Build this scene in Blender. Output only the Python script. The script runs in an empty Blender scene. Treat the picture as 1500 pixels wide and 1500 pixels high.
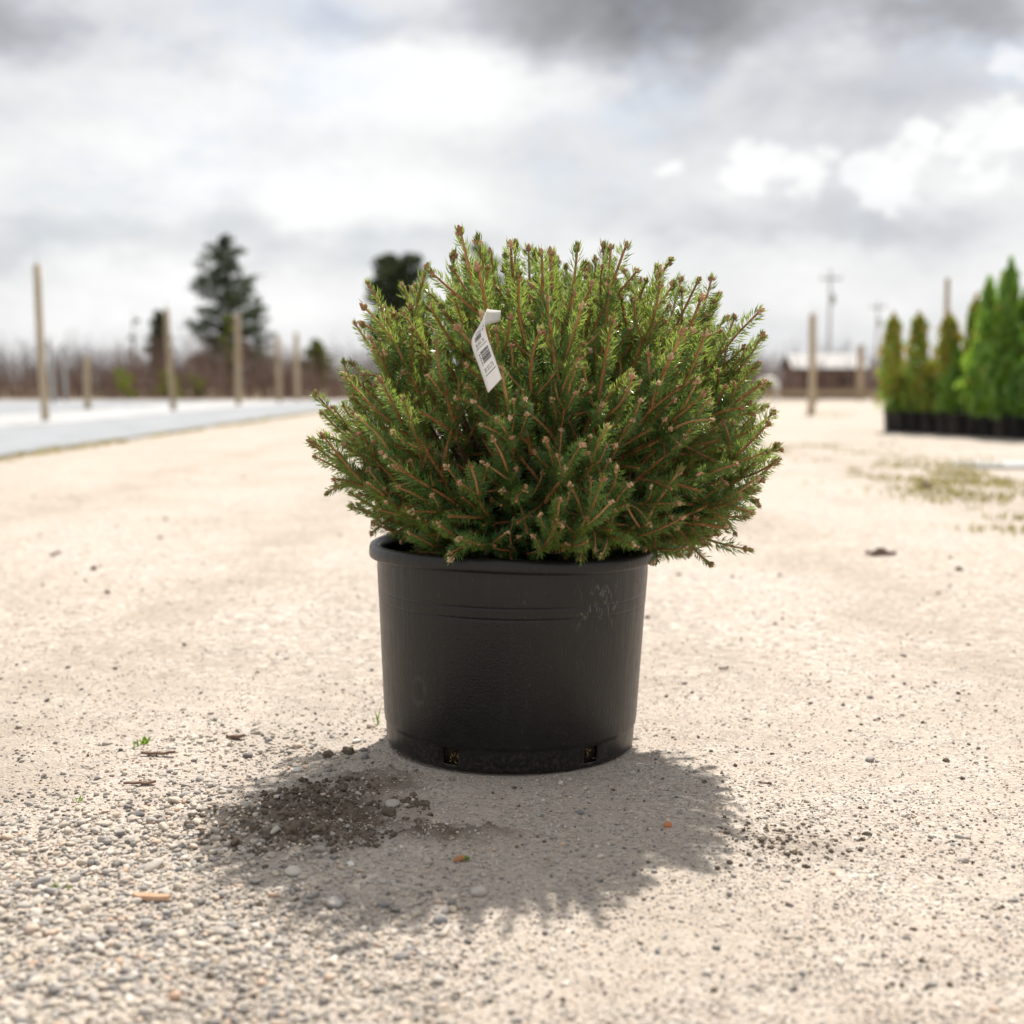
import bpy, math, random
import numpy as np
from mathutils import Vector, Matrix

R = math.radians
rng = np.random.default_rng(7)
random.seed(7)
scene = bpy.context.scene
COL = scene.collection

# ------------------------------------------------------------------ camera
F_PX, HALF, HORIZON = 1900.0, 750.0, 562.0
PITCH = math.atan((HALF - HORIZON) / F_PX)
CAM_H = 0.667
POT_X, POT_Y = -0.004, 2.385
cam_d = bpy.data.cameras.new('camera')
cam = bpy.data.objects.new('camera', cam_d)
COL.objects.link(cam)
cam.location = (0, 0, CAM_H)
cam.rotation_euler = (R(90) - PITCH, 0, 0)
cam_d.sensor_width = 36.0
cam_d.lens = 36.0 * F_PX / 1500.0
cam_d.clip_start = 0.05
cam_d.clip_end = 3000
cam_d.dof.use_dof = True
cam_d.dof.focus_distance = 2.12
cam_d.dof.aperture_fstop = 2.7
cam_d.dof.aperture_blades = 0
scene.camera = cam


def pix_dir(px, py):
    dx, dy = (px - HALF) / F_PX, (py - HALF) / F_PX
    return Vector((dx, math.cos(PITCH) - dy * math.sin(PITCH), -math.sin(PITCH) - dy * math.cos(PITCH)))


def ground_at(px, py):
    d = pix_dir(px, py)
    t = -CAM_H / d.z
    return Vector((d.x * t, d.y * t, 0))


def at_depth(px, py, y):
    d = pix_dir(px, py)
    t = y / d.y
    return Vector((d.x * t, y, CAM_H + d.z * t))


# ------------------------------------------------------------------ light
SUN_EL, SUN_AZ = R(54), R(17)          # azimuth from +Y towards +X: behind the shrub, a little to its right
sun_d = bpy.data.lights.new('sun', 'SUN')
sun_d.energy = 5.0
sun_d.angle = R(0.8)
sun_d.color = (1.0, 0.94, 0.86)
sun = bpy.data.objects.new('sun', sun_d)
COL.objects.link(sun)
sv = Vector((math.sin(SUN_AZ) * math.cos(SUN_EL), math.cos(SUN_AZ) * math.cos(SUN_EL), math.sin(SUN_EL)))
sun.rotation_euler = sv.to_track_quat('Z', 'Y').to_euler()

scene.view_settings.view_transform = 'Standard'
scene.view_settings.look = 'None'
scene.view_settings.gamma = 1.0
scene.view_settings.use_curve_mapping = False
scene.view_settings.exposure = 0.50
scene.render.engine = 'CYCLES'
scene.cycles.max_bounces = 7
scene.cycles.diffuse_bounces = 3
scene.cycles.glossy_bounces = 2
scene.cycles.transmission_bounces = 4
scene.cycles.caustics_reflective = False
scene.cycles.caustics_refractive = False


class NT:
    """small helper to write node trees"""
    def __init__(self, tree):
        self.t = tree

    def n(self, kind, **kw):
        nd = self.t.nodes.new(kind)
        for k, v in kw.items():
            setattr(nd, k, v)
        return nd

    def link(self, a, b):
        self.t.links.new(a, b)

    def put(self, sock, v):
        if hasattr(v, 'is_linked'):
            self.t.links.new(v, sock)
        else:
            sock.default_value = v

    def math(self, op, a, b=None, c=None, clamp=False):
        nd = self.n('ShaderNodeMath', operation=op, use_clamp=clamp)
        self.put(nd.inputs[0], a)
        if b is not None:
            self.put(nd.inputs[1], b)
        if c is not None:
            self.put(nd.inputs[2], c)
        return nd.outputs[0]

    def vmath(self, op, a, b=None):
        nd = self.n('ShaderNodeVectorMath', operation=op)
        self.put(nd.inputs[0], a)
        if b is not None:
            self.put(nd.inputs[1], b)
        return nd.outputs['Value'] if op in ('LENGTH', 'DISTANCE', 'DOT_PRODUCT') else nd.outputs[0]

    def noise(self, vec, scale, detail=4, rough=0.55, out='Fac', dist=0.0):
        nd = self.n('ShaderNodeTexNoise')
        if vec is not None:
            self.link(vec, nd.inputs['Vector'])
        nd.inputs['Scale'].default_value = scale
        nd.inputs['Detail'].default_value = detail
        nd.inputs['Roughness'].default_value = rough
        nd.inputs['Distortion'].default_value = dist
        return nd.outputs[out]

    def voro(self, vec, scale, out='Distance', feature='F1', rnd=1.0):
        nd = self.n('ShaderNodeTexVoronoi', feature=feature)
        if vec is not None:
            self.link(vec, nd.inputs['Vector'])
        nd.inputs['Scale'].default_value = scale
        nd.inputs['Randomness'].default_value = rnd
        return nd.outputs[out]

    def smooth(self, v, a, b, lo=0.0, hi=1.0):
        nd = self.n('ShaderNodeMapRange', interpolation_type='SMOOTHSTEP')
        self.put(nd.inputs[0], v)
        nd.inputs[1].default_value = a
        nd.inputs[2].default_value = b
        nd.inputs[3].default_value = lo
        nd.inputs[4].default_value = hi
        return nd.outputs[0]

    def ramp(self, fac, stops, interp='LINEAR'):
        nd = self.n('ShaderNodeValToRGB')
        cr = nd.color_ramp
        cr.interpolation = interp
        while len(cr.elements) < len(stops):
            cr.elements.new(0.5)
        for e, (p, c) in zip(cr.elements, stops):
            e.position = p
            e.color = (c[0], c[1], c[2], 1)
        self.put(nd.inputs[0], fac)
        return nd.outputs[0]

    def mix(self, fac, a, b, mode='MIX'):
        nd = self.n('ShaderNodeMix', data_type='RGBA', blend_type=mode)
        self.put(nd.inputs[0], fac)
        for s, v in ((nd.inputs[6], a), (nd.inputs[7], b)):
            if isinstance(v, (tuple, list)):
                v = (v[0], v[1], v[2], 1)
            self.put(s, v)
        return nd.outputs[2]


# ------------------------------------------------------------------ sky
world = bpy.data.worlds.new('World')
scene.world = world
world.use_nodes = True
wt = world.node_tree
wt.nodes.clear()
N = NT(wt)
tc = N.n('ShaderNodeTexCoord')
dirv = tc.outputs['Generated']
sky = N.n('ShaderNodeTexSky', sky_type='NISHITA', sun_disc=False)
sky.sun_elevation = SUN_EL
sky.sun_rotation = SUN_AZ
sky.air_density = 1.0
sky.dust_density = 2.0
# ragged, horizontally stretched cloud noise in the direction of view
st = N.vmath('MULTIPLY', dirv, (1.0, 1.0, 1.75))
warp = N.noise(st, 9, 7, 0.6, 'Color')
warp = N.vmath('SUBTRACT', warp, (0.5, 0.5, 0.5))
wsc = N.n('ShaderNodeVectorMath', operation='SCALE')
wt.links.new(warp, wsc.inputs[0])
wsc.inputs['Scale'].default_value = 0.10
wdir = N.vmath('ADD', dirv, wsc.outputs[0])
sx = N.n('ShaderNodeSeparateXYZ')
wt.links.new(wdir, sx.inputs[0])
az = N.math('ARCTAN2', sx.outputs[0], sx.outputs[1])
el = N.math('ARCSINE', N.math('MULTIPLY', sx.outputs[2], 1.0, clamp=False))
n1 = N.noise(st, 3.2, 8, 0.58)
n2 = N.noise(st, 15, 6, 0.6)


def blob(px, py, rx, ry, inner=0.25, outer=1.0):
    d = pix_dir(px, py).normalized()
    a0, e0 = math.atan2(d.x, d.y), math.asin(d.z)
    u = N.math('DIVIDE', N.math('SUBTRACT', az, a0), rx / F_PX)
    v = N.math('DIVIDE', N.math('SUBTRACT', el, e0), ry / F_PX)
    r = N.math('SQRT', N.math('ADD', N.math('MULTIPLY', u, u), N.math('MULTIPLY', v, v)))
    return N.smooth(r, inner, outer, 1.0, 0.0)


tone = N.math('MULTIPLY_ADD', N.math('SUBTRACT', n1, 0.5), 0.55, 0.80)
n2b = N.noise(st, 7.0, 9, 0.62)
tone = N.math('MULTIPLY_ADD', N.math('SUBTRACT', n2b, 0.5), 0.62, tone)
tone = N.math('MULTIPLY_ADD', N.math('SUBTRACT', n2, 0.5), 0.34, tone)
soft = [  # px, py, rx, ry, weight
    (900, 20, 360, 110, -0.62), (1130, -40, 420, 110, -0.25), (1400, 5, 190, 55, -0.40), (20, 20, 110, 80, -0.32),
    (520, 45, 110, 50, -0.20), (330, 210, 420, 170, 0.24), (640, 120, 330, 90, 0.26), (560, 290, 330, 70, 0.18),
    (120, 350, 560, 46, -0.13), (420, 345, 330, 36, -0.06), (1180, 150, 420, 120, -0.15), (1230, 320, 430, 56, -0.20),
    (60, 180, 120, 60, -0.10), (300, 435, 700, 60, 0.16), (1000, 430, 600, 70, 0.14), (280, 90, 130, 36, -0.16),
]
for px, py, rx, ry, w in soft:
    tone = N.math('MULTIPLY_ADD', blob(px, py, rx, ry, 0.15, 1.1), w, tone)
n3 = N.noise(st, 26, 7, 0.62)
puff = None
for px, py, rx, ry in [(1120, 255, 110, 50), (1190, 262, 80, 40), (1300, 262, 85, 42), (1325, 222, 66, 36), (1425, 195, 60, 42), (1480, 205, 70, 70),
                       (1495, 78, 60, 55), (980, 252, 40, 22)]:
    bl = blob(px, py, rx, ry, 0.0, 1.25)
    puff = bl if puff is None else N.math('MAXIMUM', puff, bl)
puff = N.math('MULTIPLY_ADD', N.math('SUBTRACT', n3, 0.5), 1.7, puff)
puff = N.math('MULTIPLY_ADD', N.math('SUBTRACT', n2, 0.5), 0.9, puff)
tone = N.math('MULTIPLY_ADD', N.smooth(puff, 0.36, 0.78), 0.30, tone)
cloud = N.ramp(N.math('MULTIPLY', tone, 0.8), [(0.0, (0.24, 0.24, 0.255)), (0.24, (0.40, 0.40, 0.42)), (0.44, (0.58, 0.595, 0.635)),
                      (0.58, (0.76, 0.77, 0.79)), (0.70, (0.88, 0.88, 0.885)), (0.85, (1.0, 1.0, 1.0))])
cl10 = N.n('ShaderNodeVectorMath', operation='SCALE')
wt.links.new(cloud, cl10.inputs[0])
cl10.inputs['Scale'].default_value = 7.1
cover = N.smooth(n2b, 0.33, 0.50, 0.72, 0.98)
skycol = N.mix(cover, sky.outputs[0], cl10.outputs[0])
bg = N.n('ShaderNodeBackground')
wt.links.new(skycol, bg.inputs[0])
bg.inputs[1].default_value = 0.1
wo = N.n('ShaderNodeOutputWorld')
wt.links.new(bg.outputs[0], wo.inputs[0])


# ------------------------------------------------------------------ helpers
def material(name, rough=0.8, spec=0.3):
    m = bpy.data.materials.new(name)
    m.use_nodes = True
    t = m.node_tree
    b = t.nodes['Principled BSDF']
    b.inputs['Roughness'].default_value = rough
    b.inputs['Specular IOR Level'].default_value = spec
    return m, NT(t), b


def simple_mat(name, stops, scale=20, rough=0.8, spec=0.3, detail=5, bump=0.0, bscale=60, stretch=(1, 1, 1), rnd=0.0, trans=None):
    m, n, b = material(name, rough, spec)
    tcn = n.n('ShaderNodeTexCoord')
    v = n.vmath('MULTIPLY', tcn.outputs['Object'], stretch)
    f = n.noise(v, scale, detail, 0.6)
    if rnd:
        oi = n.n('ShaderNodeObjectInfo')
        f = n.math('MULTIPLY_ADD', n.math('SUBTRACT', oi.outputs['Random'], 0.5), rnd, f)
    c = n.ramp(f, stops)
    n.link(c, b.inputs['Base Color'])
    if bump:
        bn = n.n('ShaderNodeBump')
        bn.inputs['Distance'].default_value = bump
        n.link(n.noise(v, bscale, 4, 0.6), bn.inputs['Height'])
        n.link(bn.outputs[0], b.inputs['Normal'])
    if trans:
        tr = n.n('ShaderNodeBsdfTranslucent')
        n.link(n.mix(1.0, c, trans, 'MULTIPLY'), tr.inputs[0])
        mx = n.n('ShaderNodeMixShader')
        mx.inputs[0].default_value = 0.4
        n.link(b.outputs[0], mx.inputs[1])
        n.link(tr.outputs[0], mx.inputs[2])
        n.link(mx.outputs[0], m.node_tree.nodes['Material Output'].inputs[0])
    return m


class Geo:
    """collects vertices and triangles / quads in numpy chunks"""
    def __init__(self):
        self.v, self.f, self.m, self.nv = [], [], [], 0

    def add(self, V, Fs, mat=0):
        V = np.asarray(V, float).reshape(-1, 3)
        self.v.append(V)
        if not isinstance(Fs, list) or (len(Fs) and not isinstance(Fs[0], np.ndarray)):
            Fs = [np.asarray(Fs, int)]
        for Fa in Fs:
            if Fa.size:
                self.f.append(Fa + self.nv)
                self.m.append(np.full(len(Fa), mat, int))
        self.nv += len(V)
        return self

    def mesh(self, name, mats, smooth=False):
        me = bpy.data.meshes.new(name)
        V = np.concatenate(self.v)
        me.vertices.add(len(V))
        me.vertices.foreach_set('co', V.astype(np.float32).ravel())
        loops = np.concatenate([a.ravel() for a in self.f]).astype(np.int32)
        tot = np.concatenate([np.full(len(a), a.shape[1]) for a in self.f]).astype(np.int32)
        start = np.concatenate([[0], np.cumsum(tot)[:-1]]).astype(np.int32)
        me.loops.add(len(loops))
        me.loops.foreach_set('vertex_index', loops)
        me.polygons.add(len(tot))
        me.polygons.foreach_set('loop_start', start)
        me.polygons.foreach_set('loop_total', tot)
        me.polygons.foreach_set('material_index', np.concatenate(self.m).astype(np.int32))
        me.polygons.foreach_set('use_smooth', np.full(len(tot), smooth, bool))
        for mt in (mats if isinstance(mats, (list, tuple)) else [mats]):
            me.materials.append(mt)
        me.update(calc_edges=True)
        me.validate()
        return me


def obj(name, data, parent=None, loc=None, label=None, cat=None, group=None, kind=None):
    o = bpy.data.objects.new(name, data)
    COL.objects.link(o)
    if parent is not None:
        o.parent = parent
    if loc is not None:
        o.location = loc
    for k, v in (('label', label), ('category', cat), ('group', group), ('kind', kind)):
        if v:
            o[k] = v
    return o


def box(cx, cy, cz, sx_, sy_, sz_):
    x, y, z = sx_ / 2, sy_ / 2, sz_ / 2
    V = np.array([(a, b, c) for c in (-z, z) for b in (-y, y) for a in (-x, x)]) + (cx, cy, cz)
    Fq = np.array([(0, 2, 3, 1), (4, 5, 7, 6), (0, 1, 5, 4), (2, 6, 7, 3), (0, 4, 6, 2), (1, 3, 7, 5)])
    return V, Fq


def tube(path, radii, k=6, cap=True):
    P = np.asarray(path, float)
    n_ = len(P)
    T = np.gradient(P, axis=0)
    T /= np.linalg.norm(T, axis=1, keepdims=True) + 1e-12
    ref = np.array([0.31, 0.17, 0.93]) if abs(T[0][2]) < 0.9 else np.array([1.0, 0.1, 0.0])
    A = np.cross(T, ref)
    A /= np.linalg.norm(A, axis=1, keepdims=True) + 1e-12
    B = np.cross(T, A)
    ang = np.linspace(0, 2 * np.pi, k, endpoint=False)
    rr = np.broadcast_to(np.asarray(radii, float), (n_,))
    V = (P[:, None, :] + rr[:, None, None] * (np.cos(ang)[None, :, None] * A[:, None, :] + np.sin(ang)[None, :, None] * B[:, None, :])).reshape(-1, 3)
    i, j = np.meshgrid(np.arange(n_ - 1), np.arange(k), indexing='ij')
    a = (i * k + j).ravel()
    b = (i * k + (j + 1) % k).ravel()
    Fq = np.stack([a, b, b + k, a + k], 1)
    out = [Fq]
    if cap:
        V = np.vstack([V, P[0], P[-1]])
        jj = np.arange(k)
        out.append(np.concatenate([np.stack([np.full(k, len(V) - 2), (jj + 1) % k, jj], 1),
                                   np.stack([np.full(k, len(V) - 1), (n_ - 1) * k + jj, (n_ - 1) * k + (jj + 1) % k], 1)]))
    return V, out


def lathe(profile, seg=96, skip=None, close=False):
    pr = np.asarray(profile, float)
    ang = np.linspace(0, 2 * np.pi, seg, endpoint=False)
    V = np.stack([pr[:, 0][:, None] * np.sin(ang), -pr[:, 0][:, None] * np.cos(ang), np.repeat(pr[:, 1][:, None], seg, 1)], -1).reshape(-1, 3)
    Fq = []
    rows = len(pr) if close else len(pr) - 1
    for i in range(rows):
        for j in range(seg):
            if skip and skip(i, j):
                continue
            i2, j2 = (i + 1) % len(pr), (j + 1) % seg
            Fq.append((i * seg + j, i * seg + j2, i2 * seg + j2, i2 * seg + j))
    return V, np.array(Fq)


def ico(sub=1):
    t = (1 + 5 ** .5) / 2
    V = [(-1, t, 0), (1, t, 0), (-1, -t, 0), (1, -t, 0), (0, -1, t), (0, 1, t), (0, -1, -t), (0, 1, -t), (t, 0, -1), (t, 0, 1), (-t, 0, -1), (-t, 0, 1)]
    V = [np.array(v) / np.linalg.norm(v) for v in V]
    Fc = [(0, 11, 5), (0, 5, 1), (0, 1, 7), (0, 7, 10), (0, 10, 11), (1, 5, 9), (5, 11, 4), (11, 10, 2), (10, 7, 6), (7, 1, 8),
          (3, 9, 4), (3, 4, 2), (3, 2, 6), (3, 6, 8), (3, 8, 9), (4, 9, 5), (2, 4, 11), (6, 2, 10), (8, 6, 7), (9, 8, 1)]
    for _ in range(sub):
        cache, nf = {}, []

        def mid(a, b):
            k_ = (min(a, b), max(a, b))
            if k_ not in cache:
                m_ = V[a] + V[b]
                V.append(m_ / np.linalg.norm(m_))
                cache[k_] = len(V) - 1
            return cache[k_]
        for a, b, c in Fc:
            x, y, z = mid(a, b), mid(b, c), mid(c, a)
            nf += [(a, x, z), (b, y, x), (c, z, y), (x, y, z)]
        Fc = nf
    return np.array(V), np.array(Fc)


def vnoise(x, y, s, seed=0):
    x, y = np.asarray(x, float) / s + 1000.5, np.asarray(y, float) / s + 1000.5
    xi, yi = np.floor(x).astype(np.int64), np.floor(y).astype(np.int64)
    xf, yf = x - xi, y - yi

    def h(a, b):
        n_ = (a * 374761393 + b * 668265263 + seed * 974711) & 0x7fffffff
        n_ = ((n_ ^ (n_ >> 13)) * 1274126177) & 0x7fffffff
        return ((n_ ^ (n_ >> 16)) & 0xffff) / 65535.0
    u, v = xf * xf * (3 - 2 * xf), yf * yf * (3 - 2 * yf)
    return (h(xi, yi) * (1 - u) + h(xi + 1, yi) * u) * (1 - v) + (h(xi, yi + 1) * (1 - u) + h(xi + 1, yi + 1) * u) * v


# ------------------------------------------------------------------ ground relief
MOUND = ground_at(455, 1205)
CLOD2 = ground_at(1165, 1240)


def mound_mask(x, y):
    w = 0.30 * (vnoise(x, y, 0.05, 3) - 0.5) + 0.35 * (vnoise(x, y, 0.018, 4) - 0.5)
    r = np.sqrt(((x - MOUND.x) / 0.175) ** 2 + ((y - MOUND.y) / 0.160) ** 2)
    r = np.minimum(r, np.sqrt(((x - MOUND.x - 0.22) / 0.16) ** 2 + ((y - MOUND.y + 0.075) / 0.06) ** 2) + 0.25)
    r = np.minimum(r, np.sqrt(((x - MOUND.x - 0.07) / 0.11) ** 2 + ((y - MOUND.y - 0.17) / 0.10) ** 2) + 0.2)
    return np.clip((1.12 - r - w) / 0.55, 0, 1)


def relief(x, y):
    x, y = np.asarray(x, float), np.asarray(y, float)
    near = np.clip((7.0 - y) / 3.0, 0, 1) * np.clip((3.2 - np.abs(x)) / 1.2, 0, 1)
    h = 0.016 * (vnoise(x, y, 0.45, 1) - 0.5) + 0.007 * (vnoise(x, y, 0.12, 2) - 0.5) + 0.005 * (vnoise(x, y, 0.035, 5) - 0.5)
    h = h + 0.003 * (vnoise(x, y, 0.014, 6) - 0.5)
    m = mound_mask(x, y)
    h = h + m * (0.002 + 0.036 * vnoise(x, y, 0.06, 7) * vnoise(x, y, 0.024, 8) + 0.013 * (vnoise(x, y, 0.013, 9) - .5))
    c = np.exp(-(((x - CLOD2.x) / 0.10) ** 2 + ((y - CLOD2.y) / 0.05) ** 2))
    h = h + c * 0.008 * vnoise(x, y, 0.02, 11)
    d = np.hypot(x - POT_X, y - POT_Y)
    flat = np.clip((d - 0.225) / 0.09, 0, 1)
    return near * h * flat


def steps(dense_lo, dense_hi, d, lo, hi):
    a = list(np.arange(dense_lo, dense_hi, d))
    s, p = d, dense_hi
    while p < hi:
        a.append(p)
        s *= 1.16
        p += s
    a.append(hi)
    s, p = d, dense_lo - d
    while p > lo:
        a.insert(0, p)
        s *= 1.16
        p -= s
    a.insert(0, lo)
    return np.array(a)


# ------------------------------------------------------------------ ground material
m_ground, n, b = material('gravel_ground', 0.9, 0.2)
geo = n.n('ShaderNodeNewGeometry')
pos = geo.outputs['Position']
big = n.noise(pos, 0.9, 5, 0.6)
mid_ = n.noise(pos, 9, 5, 0.65)
fine = n.noise(pos, 160, 4, 0.7)
cellc = n.voro(pos, 190, 'Color')
cellv = n.n('ShaderNodeSeparateColor')
n.link(cellc, cellv.inputs[0])
grain = n.ramp(cellv.outputs[0], [(0.0, (0.12, 0.11, 0.105)), (0.16, (0.27, 0.25, 0.23)), (0.4, (0.43, 0.375, 0.31)), (0.7, (0.51, 0.45, 0.38)), (0.93, (0.49, 0.465, 0.43)), (1.0, (0.68, 0.65, 0.60))])
sand = n.ramp(n.math('MULTIPLY_ADD', fine, 0.5, n.math('MULTIPLY', mid_, 0.5)), [(0.3, (0.37, 0.30, 0.25)), (0.5, (0.49, 0.41, 0.35)), (0.7, (0.56, 0.48, 0.415))])
gcol = n.mix(n.smooth(mid_, 0.35, 0.65, 0.35, 0.8), sand, grain)
gcol = n.mix(n.smooth(big, 0.42, 0.62, 0.0, 0.55), gcol, (0.36, 0.31, 0.255))
trk = n.noise(n.vmath('MULTIPLY', pos, (2.2, 0.22, 1)), 1.0, 5, 0.6)
gcol = n.mix(n.smooth(trk, 0.50, 0.66, 0.0, 0.5), gcol, (0.345, 0.305, 0.26))
cell2 = n.n('ShaderNodeSeparateColor')
n.link(n.voro(n.vmath('ADD', pos, n.vmath('MULTIPLY', n.noise(pos, 60, 3, 0.6, 'Color'), (0.012, 0.012, 0))), 62, 'Color'), cell2.inputs[0])
psep = n.n('ShaderNodeSeparateXYZ')
n.link(pos, psep.inputs[0])
farm = n.smooth(psep.outputs[1], 2.3, 3.4)
gcol = n.mix(n.math('MULTIPLY', farm, n.smooth(cell2.outputs[0], 0.80, 0.97, 0.0, 0.6)), gcol, (0.19, 0.155, 0.125))
gcol = n.mix(n.math('MULTIPLY', farm, n.smooth(cell2.outputs[1], 0.80, 0.97, 0.0, 0.55)), gcol, (0.66, 0.61, 0.54))
wob = n.math('MULTIPLY_ADD', n.noise(n.vmath('MULTIPLY', pos, (0, 1, 0)), 0.5, 3), 0.7, psep.outputs[0])
for tx in (-2.55, -0.95, 1.15, 2.75):      # wheel tracks along the drive
    band = n.smooth(n.math('ABSOLUTE', n.math('SUBTRACT', wob, tx + 0.35)), 0.05, 0.30, 1.0, 0.0)
    gcol = n.mix(n.math('MULTIPLY', band, n.smooth(n.noise(pos, 3.5, 5, 0.7), 0.35, 0.62, 0.0, 0.5)), gcol, (0.30, 0.25, 0.20))
mott = n.noise(n.vmath('MULTIPLY', pos, (1, 0.5, 1)), 22, 6, 0.75)
gcol = n.mix(n.smooth(mott, 0.55, 0.75, 0.0, 0.6), gcol, (0.27, 0.235, 0.20))
spot = n.noise(pos, 4.5, 6, 0.7)
gcol = n.mix(n.smooth(spot, 0.60, 0.72, 0.0, 0.45), gcol, (0.24, 0.19, 0.145))
att = n.n('ShaderNodeAttribute', attribute_name='soil')
soilc = n.ramp(n.noise(pos, 75, 6, 0.7), [(0.3, (0.075, 0.058, 0.043)), (0.55, (0.155, 0.122, 0.09)), (0.75, (0.27, 0.22, 0.165))])
gcol = n.mix(n.math('MULTIPLY', att.outputs['Fac'], 0.97), gcol, soilc)
att2 = n.n('ShaderNodeAttribute', attribute_name='field')
fieldc = n.ramp(n.noise(pos, 0.35, 6, 0.65), [(0.3, (0.13, 0.10, 0.07)), (0.55, (0.21, 0.165, 0.105)), (0.7, (0.16, 0.16, 0.07))])
gcol = n.mix(att2.outputs['Fac'], gcol, fieldc)
n.link(gcol, b.inputs['Base Color'])
bp = n.n('ShaderNodeBump')
bp.inputs['Distance'].default_value = 0.004
bp.inputs['Strength'].default_value = 0.8
hh = n.math('ADD', n.math('MULTIPLY', n.math('SUBTRACT', 0.6, n.voro(pos, 190)), 0.9), n.noise(pos, 90, 6, 0.7))
n.link(hh, bp.inputs['Height'])
n.link(bp.outputs[0], b.inputs['Normal'])

xs = steps(-1.45, 1.45, 0.0095, -500, 500)
ys = steps(0.95, 3.5, 0.0095, -60, 900)
GX, GY = np.meshgrid(xs, ys)
GZ = relief(GX, GY)
nx, ny = len(xs), len(ys)
ii, jj = np.meshgrid(np.arange(ny - 1), np.arange(nx - 1), indexing='ij')
a0 = (ii * nx + jj).ravel()
gg = Geo().add(np.stack([GX.ravel(), GY.ravel(), GZ.ravel()], 1), np.stack([a0, a0 + 1, a0 + nx + 1, a0 + nx], 1))
gme = gg.mesh('ground', m_ground, True)
sa = gme.attributes.new('soil', 'FLOAT', 'POINT')
mm = mound_mask(GX, GY) * np.clip(0.6 + 0.9 * vnoise(GX, GY, 0.04, 21), 0, 1)
c2 = np.exp(-(((GX - CLOD2.x) / 0.09) ** 2 + ((GY - CLOD2.y) / 0.05) ** 2)) * vnoise(GX, GY, 0.015, 22)
sa.data.foreach_set('value', np.clip(mm + 0.8 * c2, 0, 1).ravel().astype(np.float32))
fa = gme.attributes.new('field', 'FLOAT', 'POINT')
fa.data.foreach_set('value', np.clip((GY - 50) / 6, 0, 1).ravel().astype(np.float32))
ground = obj('ground', gme, kind='structure')

# ------------------------------------------------------------------ pebbles
STONE = [(0.0, (0.11, 0.105, 0.105)), (0.10, (0.22, 0.215, 0.215)), (0.26, (0.36, 0.335, 0.31)), (0.45, (0.43, 0.38, 0.32)), (0.60, (0.50, 0.43, 0.345)),
         (0.74, (0.41, 0.38, 0.35)), (0.86, (0.56, 0.52, 0.46)), (0.95, (0.46, 0.31, 0.22)), (1.0, (0.68, 0.66, 0.62))]


def stone_mat(name, instancer):
    m, n, b = material(name, 0.75, 0.3)
    if instancer:
        at = n.n('ShaderNodeAttribute', attribute_type='INSTANCER', attribute_name='tone')
        f = at.outputs['Fac']
    else:
        f = n.n('ShaderNodeObjectInfo').outputs['Random']
    g = n.n('ShaderNodeNewGeometry').outputs['Position']
    c = n.ramp(f, STONE)
    dust = n.noise(g, 120, 5, 0.7)
    c = n.mix(n.smooth(dust, 0.42, 0.68, 0.0, 0.55), c, (0.46, 0.385, 0.30))
    n.link(c, b.inputs['Base Color'])
    bn = n.n('ShaderNodeBump')
    bn.inputs['Distance'].default_value = 0.0012
    n.link(n.noise(g, 420, 4, 0.6), bn.inputs['Height'])
    n.link(bn.outputs[0], b.inputs['Normal'])
    return m


m_peb_i = stone_mat('loose_gravel_stone', True)
m_peb = stone_mat('pebble_stone', False)


def pebble_density(x, y):
    """0..1 : how much coarse gravel lies here"""
    a = ground_at(240, 1215)
    d1 = np.exp(-(((x - a.x) / 0.24) ** 2 + ((y - a.y) / 0.20) ** 2))
    d2 = 0.8 * np.clip((0.0 - x) / 0.30, 0, 1) * np.clip((1.80 - y) / 0.20, 0, 1)
    d3 = 0.16 * vnoise(x, y, 0.22, 31) ** 2 + 0.10 * np.clip((0.1 - x), 0, 1)
    c = ground_at(430, 1090)
    d4 = 0.7 * np.exp(-(((x - c.x) / 0.30) ** 2 + ((y - c.y) / 0.16) ** 2))
    return np.clip(d1 + d2 * (0.5 + 0.7 * vnoise(x, y, 0.13, 33)) + d3 + d4, 0.04, 1) * (1 - 0.45 * mound_mask(x, y))


def scatter(nmax, ylo, yhi, dens):
    """points inside the view wedge (a little wider), density falling off with distance"""
    y = 1.0 / rng.uniform(1 / yhi, 1 / ylo, nmax)
    x = rng.uniform(-0.50, 0.50, nmax) * y
    keep = rng.random(nmax) < dens(x, y) * (y / yhi) ** 0
    x, y = x[keep], y[keep]
    keep = np.hypot(x - POT_X, y - POT_Y) > 0.236
    return x[keep], y[keep]


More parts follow.
